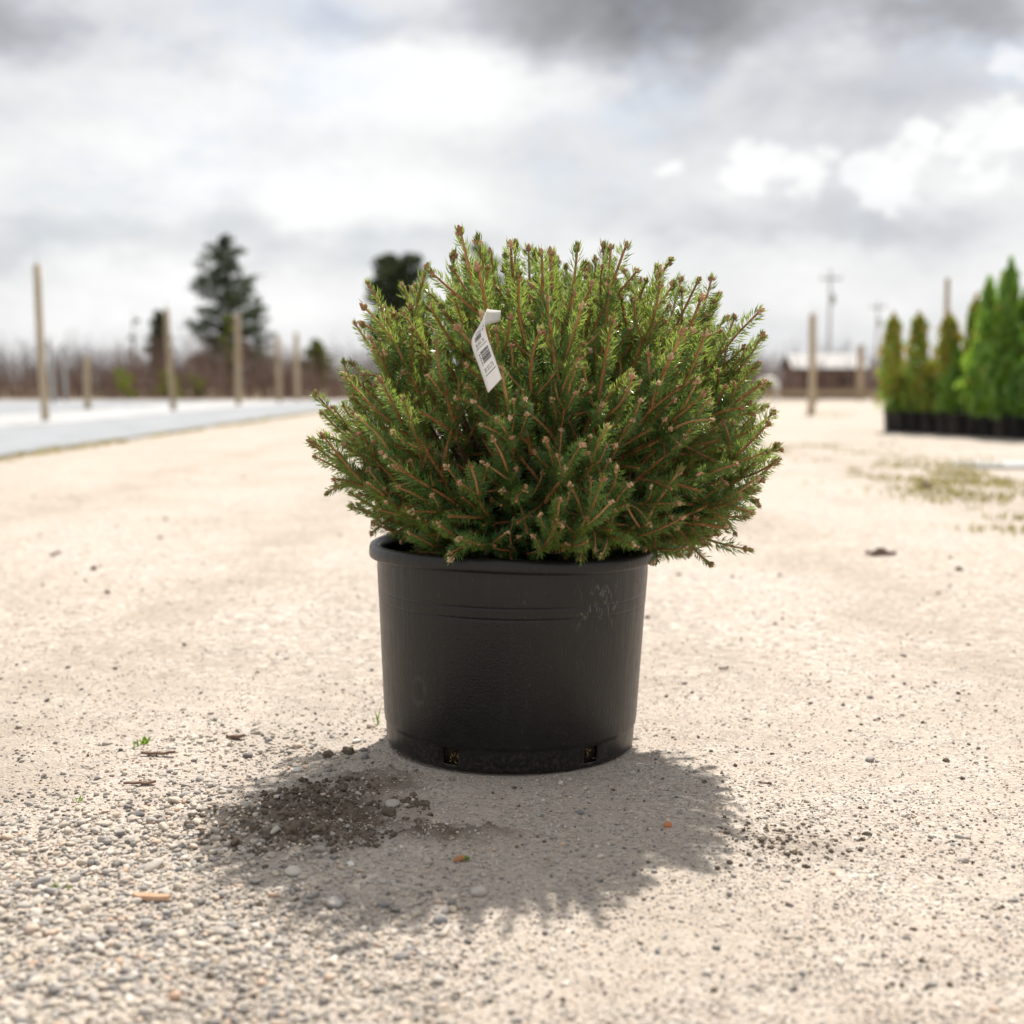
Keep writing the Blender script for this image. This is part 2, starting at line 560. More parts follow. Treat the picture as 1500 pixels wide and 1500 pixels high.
def point_cloud(name, x, y, size, flat, sub, mat, jag, sink=0.25):
    k = len(x)
    z = relief(x, y)
    s = np.stack([size * rng.uniform(0.8, 1.35, k), size * rng.uniform(0.7, 1.0, k), size * flat * rng.uniform(0.7, 1.2, k)], 1)
    rot = np.stack([rng.normal(0, 0.25, k), rng.normal(0, 0.25, k), rng.uniform(0, 6.28, k)], 1)
    me = bpy.data.meshes.new(name)
    me.vertices.add(k)
    me.vertices.foreach_set('co', np.stack([x, y, z + s[:, 2] * (1 - 2 * sink) * 0.5], 1).astype(np.float32).ravel())
    for nm, ty, arr, fld in (('scl', 'FLOAT_VECTOR', s, 'vector'), ('rot', 'FLOAT_VECTOR', rot, 'vector'), ('tone', 'FLOAT', rng.random(k), 'value')):
        at = me.attributes.new(nm, ty, 'POINT')
        at.data.foreach_set(fld, arr.astype(np.float32).ravel())
    o = obj(name, me)
    ng = bpy.data.node_groups.new(name + '_nodes', 'GeometryNodeTree')
    ng.interface.new_socket('Geometry', in_out='INPUT', socket_type='NodeSocketGeometry')
    ng.interface.new_socket('Geometry', in_out='OUTPUT', socket_type='NodeSocketGeometry')
    g = NT(ng)
    gi, go = g.n('NodeGroupInput'), g.n('NodeGroupOutput')
    ic = g.n('GeometryNodeMeshIcoSphere')
    ic.inputs['Radius'].default_value = 0.5
    ic.inputs['Subdivisions'].default_value = sub
    nz = g.n('ShaderNodeTexNoise')
    nz.inputs['Scale'].default_value = 2.1
    nz.inputs['Detail'].default_value = 1.0
    sub_ = g.n('ShaderNodeVectorMath', operation='SUBTRACT')
    g.link(nz.outputs['Color'], sub_.inputs[0])
    sub_.inputs[1].default_value = (0.5, 0.5, 0.5)
    sc_ = g.n('ShaderNodeVectorMath', operation='SCALE')
    g.link(sub_.outputs[0], sc_.inputs[0])
    sc_.inputs['Scale'].default_value = jag
    sp = g.n('GeometryNodeSetPosition')
    g.link(ic.outputs['Mesh'], sp.inputs['Geometry'])
    g.link(sc_.outputs[0], sp.inputs['Offset'])
    ss = g.n('GeometryNodeSetShadeSmooth')
    g.link(sp.outputs[0], ss.inputs[0])
    ss.inputs['Shade Smooth'].default_value = sub > 1
    sm = g.n('GeometryNodeSetMaterial')
    g.link(ss.outputs[0], sm.inputs['Geometry'])
    sm.inputs['Material'].default_value = mat
    iop = g.n('GeometryNodeInstanceOnPoints')
    g.link(gi.outputs[0], iop.inputs['Points'])
    g.link(sm.outputs[0], iop.inputs['Instance'])
    na = g.n('GeometryNodeInputNamedAttribute', data_type='FLOAT_VECTOR')
    na.inputs['Name'].default_value = 'scl'
    g.link(na.outputs[0], iop.inputs['Scale'])
    nr = g.n('GeometryNodeInputNamedAttribute', data_type='FLOAT_VECTOR')
    nr.inputs['Name'].default_value = 'rot'
    e2r = g.n('FunctionNodeEulerToRotation')
    g.link(nr.outputs[0], e2r.inputs[0])
    g.link(e2r.outputs[0], iop.inputs['Rotation'])
    g.link(iop.outputs[0], go.inputs[0])
    md = o.modifiers.new('scatter', 'NODES')
    md.node_group = ng
    me.materials.append(mat)
    return o


x, y = scatter(150000, 1.1, 4.6, lambda x, y: 0.12 + 0.75 * vnoise(x, y, 0.07, 41) ** 1.5 * (0.5 + 0.7 * pebble_density(x, y)) + 0.45 * np.exp(-(((x - 0.1) / 0.45) ** 2 + ((y - 1.95) / 0.28) ** 2)))
o = point_cloud('fine_gravel', x, y, 0.0022 * np.exp(rng.normal(0.25, 0.38, len(x))), 0.7, 1, m_peb_i, 0.5)
o['kind'] = 'stuff'
o['label'] = 'fine sandy gravel grains strewn over the ground'
o['category'] = 'gravel'
x, y = scatter(60000, 1.08, 5.5, pebble_density)
o = point_cloud('loose_gravel', x, y, (0.0046 + 0.0030 * pebble_density(x, y)) * np.exp(rng.normal(0, 0.36, len(x))), 0.62, 2, m_peb_i, 0.45)
o['kind'] = 'stuff'
o['label'] = 'small rounded grey and tan stones strewn over the ground'
o['category'] = 'gravel'

# the largest stones: each a piece of the ground
iv, if_ = ico(2)
peb_meshes = []
for k in range(14):
    d = np.ones(len(iv))
    for _ in range(7):
        dr = rng.normal(0, 1, 3)
        dr /= np.linalg.norm(dr)
        d *= 1 - 0.22 * np.clip((iv @ dr) - rng.uniform(0.25, 0.6), 0, 1) / 0.5
    V = iv * d[:, None] * np.array([1.0, rng.uniform(0.65, 0.9), rng.uniform(0.42, 0.65)]) * 0.5
    peb_meshes.append(Geo().add(V, if_).mesh('pebble', m_peb, True))


def place_pebble(x, y, s, label=None, me=None, mat=None):
    me = me or peb_meshes[int(rng.integers(len(peb_meshes)))]
    o = obj('pebble', me, ground, label=label)
    o.location = (x, y, float(relief(x, y)) + s * 0.12)
    o.scale = (s, s, s)
    o.rotation_euler = (rng.normal(0, 0.2), rng.normal(0, 0.2), rng.uniform(0, 6.28))
    return o


got, occupied = 0, []
while got < 285:
    yy = 1.0 / rng.uniform(1 / 2.9, 1 / 1.2)
    xx = rng.uniform(-0.44, 0.44) * yy
    if rng.random() > pebble_density(xx, yy) ** 1.5 or math.hypot(xx - POT_X, yy - POT_Y) < 0.26:
        continue
    s = 0.0135 * math.exp(rng.normal(0.15, 0.28))
    if any((xx - a) ** 2 + (yy - b_) ** 2 < (0.5 * (s + c)) ** 2 for a, b_, c in occupied):
        continue
    occupied.append((xx, yy, s))
    place_pebble(xx, yy, s)
    got += 1
for px, py, s in [(430, 1288, .026), (470, 1255, .022), (398, 1257, .020), (512, 1272, .016), (360, 1195, .028), (210, 1190, .020), (128, 1233, .022),
                  (1152, 1297, .013), (590, 1410, .024), (1035, 1435, .014), (1230, 1420, .017), (285, 1235, .016)]:
    g = ground_at(px, py)
    place_pebble(g.x, g.y, s)
m_orange = simple_mat('orange_stone', [(0.3, (0.40, 0.13, 0.05)), (0.7, (0.52, 0.21, 0.09))], 200, 0.6)
g = ground_at(978, 1223)
place_pebble(g.x, g.y, 0.013, 'small orange pebble in the shadow of the potted shrub', Geo().add(iv * (0.5, 0.42, 0.4), if_).mesh('pebble', m_orange, True))

# ------------------------------------------------------------------ damp soil clods
m_clod = simple_mat('damp_soil', [(0.3, (0.07, 0.055, 0.042)), (0.55, (0.155, 0.125, 0.095)), (0.8, (0.27, 0.22, 0.17))], 110, 0.95, 0.1, 6, 0.004, 260)
civ, cif = ico(1)
cl = Geo()


def clod(x, y, s):
    d = 1 + 0.55 * (vnoise(civ[:, 0] + 7 * x * 50, civ[:, 1] + civ[:, 2] * 1.7 + y * 90, 0.55, 51) - 0.5) + 0.35 * (vnoise(civ[:, 0] * 2 + civ[:, 2], civ[:, 1] * 2 - x * 80, 0.5, 52) - 0.5)
    a = rng.uniform(0, 6.28)
    V = civ * d[:, None] * np.array([rng.uniform(.45, .7), rng.uniform(.4, .6), rng.uniform(.3, .45)]) * s
    V = V @ np.array([[math.cos(a), math.sin(a), 0], [-math.sin(a), math.cos(a), 0], [0, 0, 1]])
    cl.add(V + (x, y, float(relief(x, y)) + 0.12 * s), cif)


for _ in range(2300):
    a, r_ = rng.uniform(0, 6.28), math.sqrt(rng.random())
    xx, yy = MOUND.x + 0.185 * r_ * math.cos(a), MOUND.y + 0.165 * r_ * math.sin(a)
    if math.hypot(xx - POT_X, yy - POT_Y) > 0.25 and rng.random() < 1.8 * vnoise(xx, yy, 0.06, 7) ** 2:
        clod(xx, yy, 0.0038 * math.exp(rng.normal(0.1, 0.5)))
for px, py, s in [(375, 1225, .018), (425, 1240, .022), (440, 1246, .018), (470, 1238, .020), (350, 1195, .016), (500, 1170, .016), (548, 1185, .018), (400, 1180, .016),
                  (480, 1105, .022), (510, 1102, .026), (1065, 1232, .009), (1145, 1225, .010), (1115, 1240, .011), (1290, 812, .06), (1355, 716, .08)]:
    g = ground_at(px, py)
    clod(g.x, g.y, s)
for _ in range(900):
    px, py = rng.uniform(20, 1480), rng.uniform(1000, 1480)
    if vnoise(px, py, 90, 55) < 0.52:
        continue
    g = ground_at(px, py)
    if math.hypot(g.x - POT_X, g.y - POT_Y) > 0.26:
        clod(g.x, g.y, 0.0045 * math.exp(rng.normal(0, 0.35)))
for _ in range(170):
    g = ground_at(rng.normal(1150, 48), rng.normal(1240, 22))
    clod(g.x, g.y, 0.0042 * math.exp(rng.normal(0, 0.35)))
for _ in range(260):
    yv = rng.uniform(2.9, 9.5)
    xv = rng.uniform(-0.42, 0.42) * yv
    if vnoise(xv, yv, 0.8, 57) > 0.5:
        clod(xv, yv, 0.010 * math.exp(rng.normal(0, 0.45)))
obj('soil_clods', cl.mesh('soil_clods', m_clod, False), label='dark crumbly spilled soil heaped on the gravel beside the pot', cat='soil', kind='stuff')

# ------------------------------------------------------------------ nursery pot
m_pot, n, b = material('black_plastic', 0.45, 0.36)
tcn = n.n('ShaderNodeTexCoord')
ov = tcn.outputs['Object']
nb = n.noise(ov, 5, 5, 0.6)
sp = n.noise(ov, 320, 3, 0.6)
streak = n.noise(n.vmath('MULTIPLY', ov, (30, 30, 3)), 2.0, 5, 0.6)
pc = n.mix(n.smooth(nb, 0.40, 0.72, 0.0, 0.5), (0.0060, 0.0060, 0.0065), (0.0150, 0.0125, 0.0105))
pc = n.mix(n.smooth(sp, 0.70, 0.80, 0.0, 0.35), pc, (0.11, 0.10, 0.09))
pc = n.mix(n.smooth(streak, 0.55, 0.8, 0.0, 0.12), pc, (0.06, 0.053, 0.046))
# dried splashes and scuffs near the upper right of the front
dd = n.vmath('DISTANCE', n.vmath('MULTIPLY', ov, (1, 0.3, 1)), (0.145, -0.061, 0.292))
scuff = n.math('MULTIPLY', n.smooth(dd, 0.012, 0.062, 1.0, 0.0), n.smooth(n.noise(n.vmath('MULTIPLY', ov, (1, 1, 0.45)), 75, 5, 0.62, dist=1.5), 0.54, 0.66))
pc = n.mix(n.math('MULTIPLY', scuff, 0.55), pc, (0.22, 0.20, 0.18))
d2 = n.vmath('DISTANCE', n.vmath('MULTIPLY', ov, (1.6, 0.2, 0.8)), (-0.256, -0.0315, 0.107))
ring = n.math('MULTIPLY', n.smooth(d2, 0.012, 0.019), n.smooth(d2, 0.019, 0.027, 1.0, 0.0))
pc = n.mix(n.math('MULTIPLY', ring, n.smooth(n.noise(ov, 60, 3), 0.4, 0.6, 0.0, 0.16)), pc, (0.12, 0.115, 0.11))
pc = n.mix(n.smooth(d2, 0.008, 0.017, 0.6, 0.0), pc, (0.004, 0.004, 0.0045))
scr = n.noise(n.vmath('MULTIPLY', ov, (60, 60, 9)), 3.0, 3, 0.5, dist=2.5)
pc = n.mix(n.math('MULTIPLY', n.smooth(scr, 0.66, 0.70), n.smooth(nb, 0.45, 0.6, 0.0, 0.25)), pc, (0.11, 0.10, 0.09))
spz = n.n('ShaderNodeSeparateXYZ')
n.link(ov, spz.inputs[0])
mud = n.math('MULTIPLY', n.smooth(n.math('MULTIPLY_ADD', n.noise(ov, 22, 5, 0.7), -0.10, spz.outputs[2]), -0.045, 0.02, 1.0, 0.0), n.smooth(n.noise(ov, 130, 5, 0.7), 0.45, 0.65))
pc = n.mix(n.math('MULTIPLY', mud, 0.22), pc, (0.16, 0.13, 0.10))
n.link(pc, b.inputs['Base Color'])
n.link(n.math('MULTIPLY_ADD', n.noise(ov, 40, 5, 0.7), 0.26, 0.22), b.inputs['Roughness'])
bn = n.n('ShaderNodeBump')
bn.inputs['Distance'].default_value = 0.0006
n.link(n.math('ADD', n.noise(ov, 220, 4, 0.6), n.math('MULTIPLY', streak, 1.5)), bn.inputs['Height'])
n.link(bn.outputs[0], b.inputs['Normal'])

pot = obj('nursery_pot', None, loc=(POT_X, POT_Y, 0.0), label='large round black plastic nursery pot holding the globe spruce', cat='plant pot')
pot.rotation_euler = (0, R(0.9), 0)
Zb = 0.003


def wall_r(z):
    return 0.2305 + (z / 0.36) * 0.0180


SEG = 96
prof = [(0.0, Zb), (0.222, Zb), (0.2290, Zb + 0.004), (0.2305, 0.013), (0.2318, 0.042), (0.2320, 0.046), (0.2342, 0.0480), (0.2344, 0.0510), (wall_r(0.06) + 0.002, 0.06)]
prof += [(wall_r(z) + 0.002, z) for z in (0.12, 0.18, 0.24)]
prof += [(wall_r(0.268) + 0.002, 0.268), (wall_r(0.2715) + 0.002, 0.2715), (wall_r(0.273) + 0.0012, 0.2727), (wall_r(0.2745) + 0.0024, 0.2739), (wall_r(0.277) + 0.0024, 0.277), (wall_r(0.288) + 0.0024, 0.288), (wall_r(0.291) + 0.0024, 0.291),
         (wall_r(0.2905) + 0.0018, 0.2918), (wall_r(0.2926) + 0.0024, 0.2926), (wall_r(0.296) + 0.0024, 0.296), (wall_r(0.33) + 0.0025, 0.33), (0.2485, 0.358), (0.2485, 0.372)]
hole_deg = [-26, 38, 98, 158, 218, 278]
hole_idx = set()
for hd in hole_deg:
    k0 = int(round((hd % 360) / 360 * SEG))
    hole_idx |= {k0 % SEG, (k0 - 1) % SEG}
V, Fq = lathe(prof, SEG, skip=lambda i, j: i == 3 and j in hole_idx)
# slightly out of round, as a used pot is
ang = np.arctan2(V[:, 1], V[:, 0])
V[:, :2] *= (1 + 0.004 * np.sin(2 * ang + 0.6) * (V[:, 2:3].ravel() / 0.37))[:, None]
body = obj('body', Geo().add(V, Fq).mesh('pot_body', m_pot, True), pot)
md = body.modifiers.new('wall', 'SOLIDIFY')
md.thickness = 0.003
md.offset = -1
rp = [(0.2500, 0.352), (0.2610, 0.3515), (0.2635, 0.3535), (0.2642, 0.358), (0.2640, 0.368), (0.2622, 0.3735), (0.2580, 0.3760), (0.2510, 0.3760), (0.2465, 0.3735), (0.2458, 0.369), (0.2500, 0.366)]
V, Fq = lathe(rp, SEG, close=True)
ang = np.arctan2(V[:, 1], V[:, 0])
V[:, :2] *= (1 + 0.004 * np.sin(2 * ang + 0.6))[:, None]
V[:, 2] += 0.0022 * np.sin(3 * ang + 1.0)
obj('rim', Geo().add(V, Fq).mesh('pot_rim', m_pot, True), pot)
m_soil = simple_mat('potting_soil', [(0.3, (0.018, 0.013, 0.009)), (0.6, (0.05, 0.036, 0.025)), (0.8, (0.11, 0.08, 0.05))], 90, 0.95, 0.1, 6, 0.006, 120)
sprof = [(0.0, 0.008), (0.2195, 0.008)] + [(wall_r(z) - 0.0075, z) for z in (0.06, 0.16, 0.26, 0.318)] + [(0.20, 0.326), (0.12, 0.330), (0.0, 0.332)]
V, Fq = lathe(sprof, 48)
V[:, 2] += np.where(V[:, 2] > 0.31, 0.010 * (vnoise(V[:, 0], V[:, 1], 0.03, 61) - 0.5), 0)
soil = obj('soil', Geo().add(V, Fq).mesh('root_ball', m_soil, True), pot)
m_straw = simple_mat('dry_root', [(0.3, (0.22, 0.13, 0.05)), (0.7, (0.42, 0.28, 0.13))], 60, 0.8)
for hd in hole_deg[:2]:
    rg = Geo()
    for q in range(9 if hd < 0 else 4):
        th = R(hd - 90) + rng.normal(0, 0.035)
        z0 = rng.uniform(0.016, 0.036)
        pts = []
        th2, z2 = th + rng.normal(0, 0.04), z0 + rng.normal(0, 0.010)
        for t_ in np.linspace(0, 1, 5):
            a = th * (1 - t_) + th2 * t_
            rr = 0.2215 + 0.0035 * math.sin(t_ * math.pi)
            pts.append((rr * math.cos(a), rr * math.sin(a), max(0.014, z0 * (1 - t_) + z2 * t_)))
        V, Fs = tube(pts, 0.0007, 4)
        rg.add(V, Fs)
    obj('root_strands', rg.mesh('root_strands', m_straw, True), pot)

# ------------------------------------------------------------------ globe spruce
m_twig = simple_mat('twig_bark', [(0.25, (0.24, 0.105, 0.038)), (0.5, (0.42, 0.205, 0.080)), (0.8, (0.54, 0.32, 0.15))], 140, 0.7, 0.3, 5, 0.0012, 900, rnd=0.35)
m_bark = simple_mat('old_bark', [(0.3, (0.055, 0.035, 0.024)), (0.7, (0.15, 0.095, 0.06))], 90, 0.9, 0.2, 5, 0.002, 250)
m_bud = simple_mat('bud_scales', [(0.25, (0.30, 0.135, 0.075)), (0.5, (0.48, 0.27, 0.16)), (0.8, (0.60, 0.43, 0.28))], 300, 0.6, 0.3, 4, 0.001, 1200, rnd=0.5)


def needle_material(name, c0, c1, tr, tfac=0.42):
    m, n, b = material(name, 0.28, 0.65)
    oi = n.n('ShaderNodeObjectInfo')
    g = n.n('ShaderNodeNewGeometry')
    f = n.noise(g.outputs['Position'], 45, 3, 0.6)
    f = n.math('MULTIPLY_ADD', n.math('SUBTRACT', oi.outputs['Random'], 0.5), 0.45, f)
    f = n.math('MULTIPLY_ADD', n.math('SUBTRACT', g.outputs['Random Per Island'], 0.5), 0.55, f)
    c = n.ramp(f, [(0.2, c0), (0.8, c1)])
    n.link(c, b.inputs['Base Color'])
    t_ = n.n('ShaderNodeBsdfTranslucent')
    t_.inputs[0].default_value = (*tr, 1)
    mx = n.n('ShaderNodeMixShader')
    mx.inputs[0].default_value = tfac
    n.link(b.outputs[0], mx.inputs[1])
    n.link(t_.outputs[0], mx.inputs[2])
    n.link(mx.outputs[0], m.node_tree.nodes['Material Output'].inputs[0])
    return m


m_needle = needle_material('spruce_needles', (0.028, 0.108, 0.040), (0.110, 0.255, 0.082), (0.38, 0.47, 0.08))
m_fresh = needle_material('fresh_needles', (0.16, 0.22, 0.04), (0.28, 0.33, 0.075), (0.42, 0.44, 0.08))

L0 = 0.105


def axis_curve(t, bend, wob):
    return np.stack([bend * L0 * t ** 2 + wob[0] * L0 * np.sin(t * 3.0), wob[1] * L0 * np.sin(t * 3.6), L0 * t], -1)


def make_shoot(bend, older=False, tuft=False, n_need=230):
    wob = rng.normal(0, 0.03, 2)
    lf, lo_ = rng.uniform(0.78, 1.12), rng.normal(0, 0.13)
    t = np.linspace(0, 1, 9)
    P = axis_curve(t, bend, wob)
    twig = tube(P, np.linspace(0.0030, 0.0020, 9) * (1 + rng.normal(0, 0.08, 9)) * (0.95 if not older else 1.15), 6)
    # needles: bare towards +X, combed to the sides and back
    tt = np.sort(rng.uniform(0.03 if older else 0.02, 1.0, n_need))
    base = axis_curve(tt, bend, wob)
    T = axis_curve(np.minimum(tt + .01, 1.01), bend, wob) - axis_curve(tt - .01, bend, wob)
    T /= np.linalg.norm(T, axis=1, keepdims=True)
    X = np.array([1.0, 0, 0]) - T * T[:, :1]
    X /= np.linalg.norm(X, axis=1, keepdims=True)
    Y = np.cross(T, X)
    side = rng.choice([-1, 1], n_need)
    phi = side * np.clip(np.abs(rng.normal(1.62, 0.68, n_need)), 0.28 if not older else 0.1, 3.14)
    lean = np.clip(rng.normal(1.02 + lo_, 0.17, n_need) - 0.16 * (np.abs(phi) - 1.6), 0.5, 1.35)     # angle off the axis
    lean = lean * (1 - 0.50 * np.clip((tt - 0.80) / 0.2, 0, 1))
    ln = lf * rng.normal(0.0188, 0.0023, n_need) * (1 - 0.30 * np.clip((tt - 0.85) / .15, 0, 1)) * np.where(tt < .1, .8, 1)
    rad = np.cos(phi)[:, None] * X + np.sin(phi)[:, None] * Y
    D0 = np.cos(lean)[:, None] * T + np.sin(lean)[:, None] * rad
    D1 = np.cos(lean - 0.32)[:, None] * T + np.sin(lean - 0.32)[:, None] * rad + rng.normal(0, 0.06, (n_need, 3))
    st_ = base + rad * 0.0016
    mid = st_ + D0 * (ln * 0.5)[:, None]
    tip = mid + D1 * (ln * 0.5)[:, None]
    A = np.cross(D0, rng.normal(0, 1, (n_need, 3)))
    A /= np.linalg.norm(A, axis=1, keepdims=True)
    B = np.cross(D0, A)
    w = rng.uniform(0.00090, 0.00122, n_need)[:, None]
    VV = np.stack([st_, mid + w * A, mid + 0.45 * w * B, mid - w * A, tip], 1)
    f5 = np.array([(0, 1, 2), (0, 2, 3), (1, 4, 2), (2, 4, 3)])
    FF = (np.arange(n_need)[:, None, None] * 5 + f5[None]).reshape(-1, 3)
    f1 = np.array([(0, 1, 4), (0, 4, 3), (1, 2, 5), (1, 5, 4), (2, 0, 3), (2, 3, 5), (3, 4, 6), (4, 5, 6), (5, 3, 6)])
    need = (VV.reshape(-1, 3), FF)
    # bud cluster at the tip
    bg_ = Geo()
    bv, bf = ico(1)
    end, td = P[-1], T[-1]
    xa, ya = X[-1], Y[-1]
    nb_ = int(rng.integers(2, 6)) if not older else 0

    def bud(c, d, ln_, w_):
        d = d / np.linalg.norm(d)
        u = np.cross(d, [0.3, 0.5, 0.8])
        u /= np.linalg.norm(u)
        v = np.cross(d, u)
        h = bv[:, 2]
        prof_ = w_ * (1 - 0.35 * np.clip(h, 0, 1))
        bg_.add(c + d * ln_ * 0.5 + np.outer(h * ln_ * 0.55, d) + (bv[:, 0] * prof_)[:, None] * u + (bv[:, 1] * prof_)[:, None] * v, bf)
    if not older:
        bud(end - td * 0.001, td + rng.normal(0, .1, 3), rng.uniform(.0075, .0105), .0034)
        for q in range(nb_):
            a = q / max(nb_, 1) * 6.28 + rng.uniform(0, 1)
            bud(end - td * rng.uniform(0.001, 0.006), td * rng.uniform(.5, 1.0) + math.cos(a) * xa + math.sin(a) * ya, rng.uniform(.0060, .0092), rng.uniform(.0025, .0033))
    fresh = None
    if tuft:
        k = 26
        a, le = rng.uniform(0, 6.28, k), rng.uniform(0.15, 0.75, k)
        d = np.cos(le)[:, None] * td + np.sin(le)[:, None] * (np.cos(a)[:, None] * xa + np.sin(a)[:, None] * ya)
        s0 = end + rng.normal(0, .0012, (k, 3))
        A = np.cross(d, rng.normal(0, 1, (k, 3)))
        A /= np.linalg.norm(A, axis=1, keepdims=True)
        B = np.cross(d, A)
        l2 = rng.uniform(.008, .0125, k)[:, None]
        ring = [A, -0.5 * A + 0.87 * B, -0.5 * A - 0.87 * B]
        VV = np.stack([s0 + 0.0006 * r_ for r_ in ring] + [s0 + d * l2 * .55 + 0.0007 * r_ for r_ in ring] + [s0 + d * l2], 1)
        fresh = (VV.reshape(-1, 3), (np.arange(k)[:, None, None] * 7 + f1[None]).reshape(-1, 3))
    return dict(twig=twig, need=need, bud=bg_ if not older else None, fresh=fresh)


variants = []
for k in range(48):
    bend = [-0.30, -0.16, -0.05, 0.05, 0.14, 0.24][k % 6] + rng.normal(0, 0.03)
    s = make_shoot(bend, tuft=(k % 3 == 0), n_need=int(rng.integers(125, 190)))
    s['bend'] = bend
    s['m_twig'] = Geo().add(*s['twig']).mesh('shoot', m_twig, True)
    gn = Geo().add(*s['need'])
    if s['fresh']:
        gn.add(*s['fresh'], mat=1)
    s['m_need'] = gn.mesh('needles', [m_needle, m_fresh], False)
    s['m_bud'] = s['bud'].mesh('bud_cluster', m_bud, True)
    variants.append(s)
older_variants = [make_shoot(rng.normal(0, 0.1), older=True, n_need=120) for _ in range(8)]

CR = np.array([0.074, POT_Y, 0.545])      # crown centre at its widest
shrub = obj('globe_spruce', None, loc=(POT_X, POT_Y, 0.325), label='dense rounded dwarf spruce with brown budded shoots growing in the large black pot', cat='shrub')
S0 = np.array([POT_X, POT_Y, 0.325])


def crown_surface(u):
    """point of the crown's envelope in direction u (unit)"""
    up = u[2] > 0
    rx = 0.415 if u[0] > 0 else 0.415
    ry = 0.395
    rz = 0.365 if up else 0.235
    p = 2.35 if up else 2.0
    k = (abs(u[0] / rx) ** p + abs(u[1] / ry) ** p + abs(u[2] / rz) ** p) ** (-1 / p)
    return u * k


shoots = []          # (base, tip dir, length, bare dir, kind)
branches = []
NS = 335
gold = math.pi * (3 - 5 ** .5)
TAG = at_depth(712, 520, 1.97)
EXTRA = 24                # low drooping sprays over the rim on one side
for i in range(NS + EXTRA):
    z = 1 - 1.72 * (i + 0.5) / NS
    a = i * gold + rng.normal(0, 0.12)
    if i >= NS:
        z, a = rng.uniform(-0.62, -0.25), rng.uniform(-1.15, 0.35)
    rr = math.sqrt(max(0, 1 - z * z))
    u = np.array([rr * math.cos(a), rr * math.sin(a), z + rng.normal(0, 0.05)])
    u /= np.linalg.norm(u)
    tip = CR + crown_surface(u) * rng.uniform(0.90, 1.06)
    if u[2] < -0.35 and u[0] < -0.1:
        if rng.random() < 0.40:
            continue
    if tip[2] < 0.40 and np.hypot(tip[0] - POT_X, tip[1] - POT_Y) < 0.275:
        tip[2] = 0.40 + rng.uniform(0, 0.03)
    if i >= NS:
        tip = np.array([POT_X + rng.uniform(0.31, 0.43) * math.cos(a), POT_Y + rng.uniform(0.31, 0.40) * math.sin(a), rng.uniform(0.345, 0.46)])
    outw = np.array([u[0], u[1], 0])
    outw /= np.linalg.norm(outw) + 1e-9
    d = tip - (CR + np.array([-0.03, 0, -0.16]))
    d /= np.linalg.norm(d)
    d = d + np.array([0, 0, 0.32 + 0.25 * max(u[2], 0) - 0.22 * max(u[0], 0) * (u[2] < 0.3)]) + rng.normal(0, 0.17, 3)
    if u[2] < -0.15:
        d = d + np.array([0, 0, -0.15 if i < NS else -0.50])
    d /= np.linalg.norm(d)
    L = rng.uniform(0.066, 0.118) * (1.1 if u[2] > 0.3 else 1.0)
    if u[2] > 0.5:
        L *= 1.2
    if rng.random() < 0.18:
        L *= 1.3
        if u[2] > 0.55:
            tip = tip + d * rng.uniform(0.015, 0.05)
    base = tip - d * L
    bare = outw * 0.85 + np.array([0, 0, 0.55]) + rng.normal(0, 0.35, 3)
    shoots.append((base, d, L, bare, 'terminal', u))
    # laterals in a loose whorl round the node
    nl = int(rng.integers(2, 4))
    e1 = np.cross(d, [0.2, 0.3, 0.9])
    e1 /= np.linalg.norm(e1)
    e2 = np.cross(d, e1)
    ph = rng.uniform(0, 6.28)
    for q in range(nl):
        aa = ph + q * 6.28 / nl + rng.normal(0, 0.25)
        div = rng.uniform(0.45, 0.80)
        dl = math.cos(div) * d + math.sin(div) * (math.cos(aa) * e1 + math.sin(aa) * e2) + np.array([0, 0, 0.10])
        dl /= np.linalg.norm(dl)
        shoots.append((base - d * rng.uniform(0, 0.02), dl, L * rng.uniform(0.55, 0.82), bare + rng.normal(0, .2, 3), 'lateral', u))
    # older wood behind the node, still needled
    root = np.array([POT_X + rng.normal(0, .012), POT_Y + rng.normal(0, .012), 0.345 + rng.uniform(0, 0.16)])
    d2 = base - root
    L2 = min(0.115, 0.7 * np.linalg.norm(d2))
    d2n = d * 0.7 + d2 / np.linalg.norm(d2) * 0.6
    d2n /= np.linalg.norm(d2n)
    b2 = base - d2n * L2
    shoots.append((b2, d2n, L2 * 1.02, bare, 'older', u))
    for q in range(2 if u[1] < 0.25 else 1):
        dl = d2n + rng.normal(0, 0.65, 3)
        dl /= np.linalg.norm(dl)
        shoots.append((b2 + d2n * L2 * rng.uniform(0.0, 0.3), dl, L2 * rng.uniform(0.7, 1.0), bare, 'inner', u))
    b3 = root + (b2 - root) * rng.uniform(0.45, 0.75)
    dl = d2n + rng.normal(0, 0.5, 3)
    shoots.append((b3, dl / np.linalg.norm(dl), 0.10, bare, 'inner', u))
    t = np.linspace(0, 1, 8)[:, None]
    c1 = root + np.array([outw[0] * 0.06, outw[1] * 0.06, 0.03])
    path = (1 - t) ** 3 * root + 3 * (1 - t) ** 2 * t * c1 + 3 * (1 - t) * t ** 2 * (b2 - d2n * 0.06) + t ** 3 * b2
    branches.append((path, np.linspace(0.0065, 0.0029, 8), u[1]))

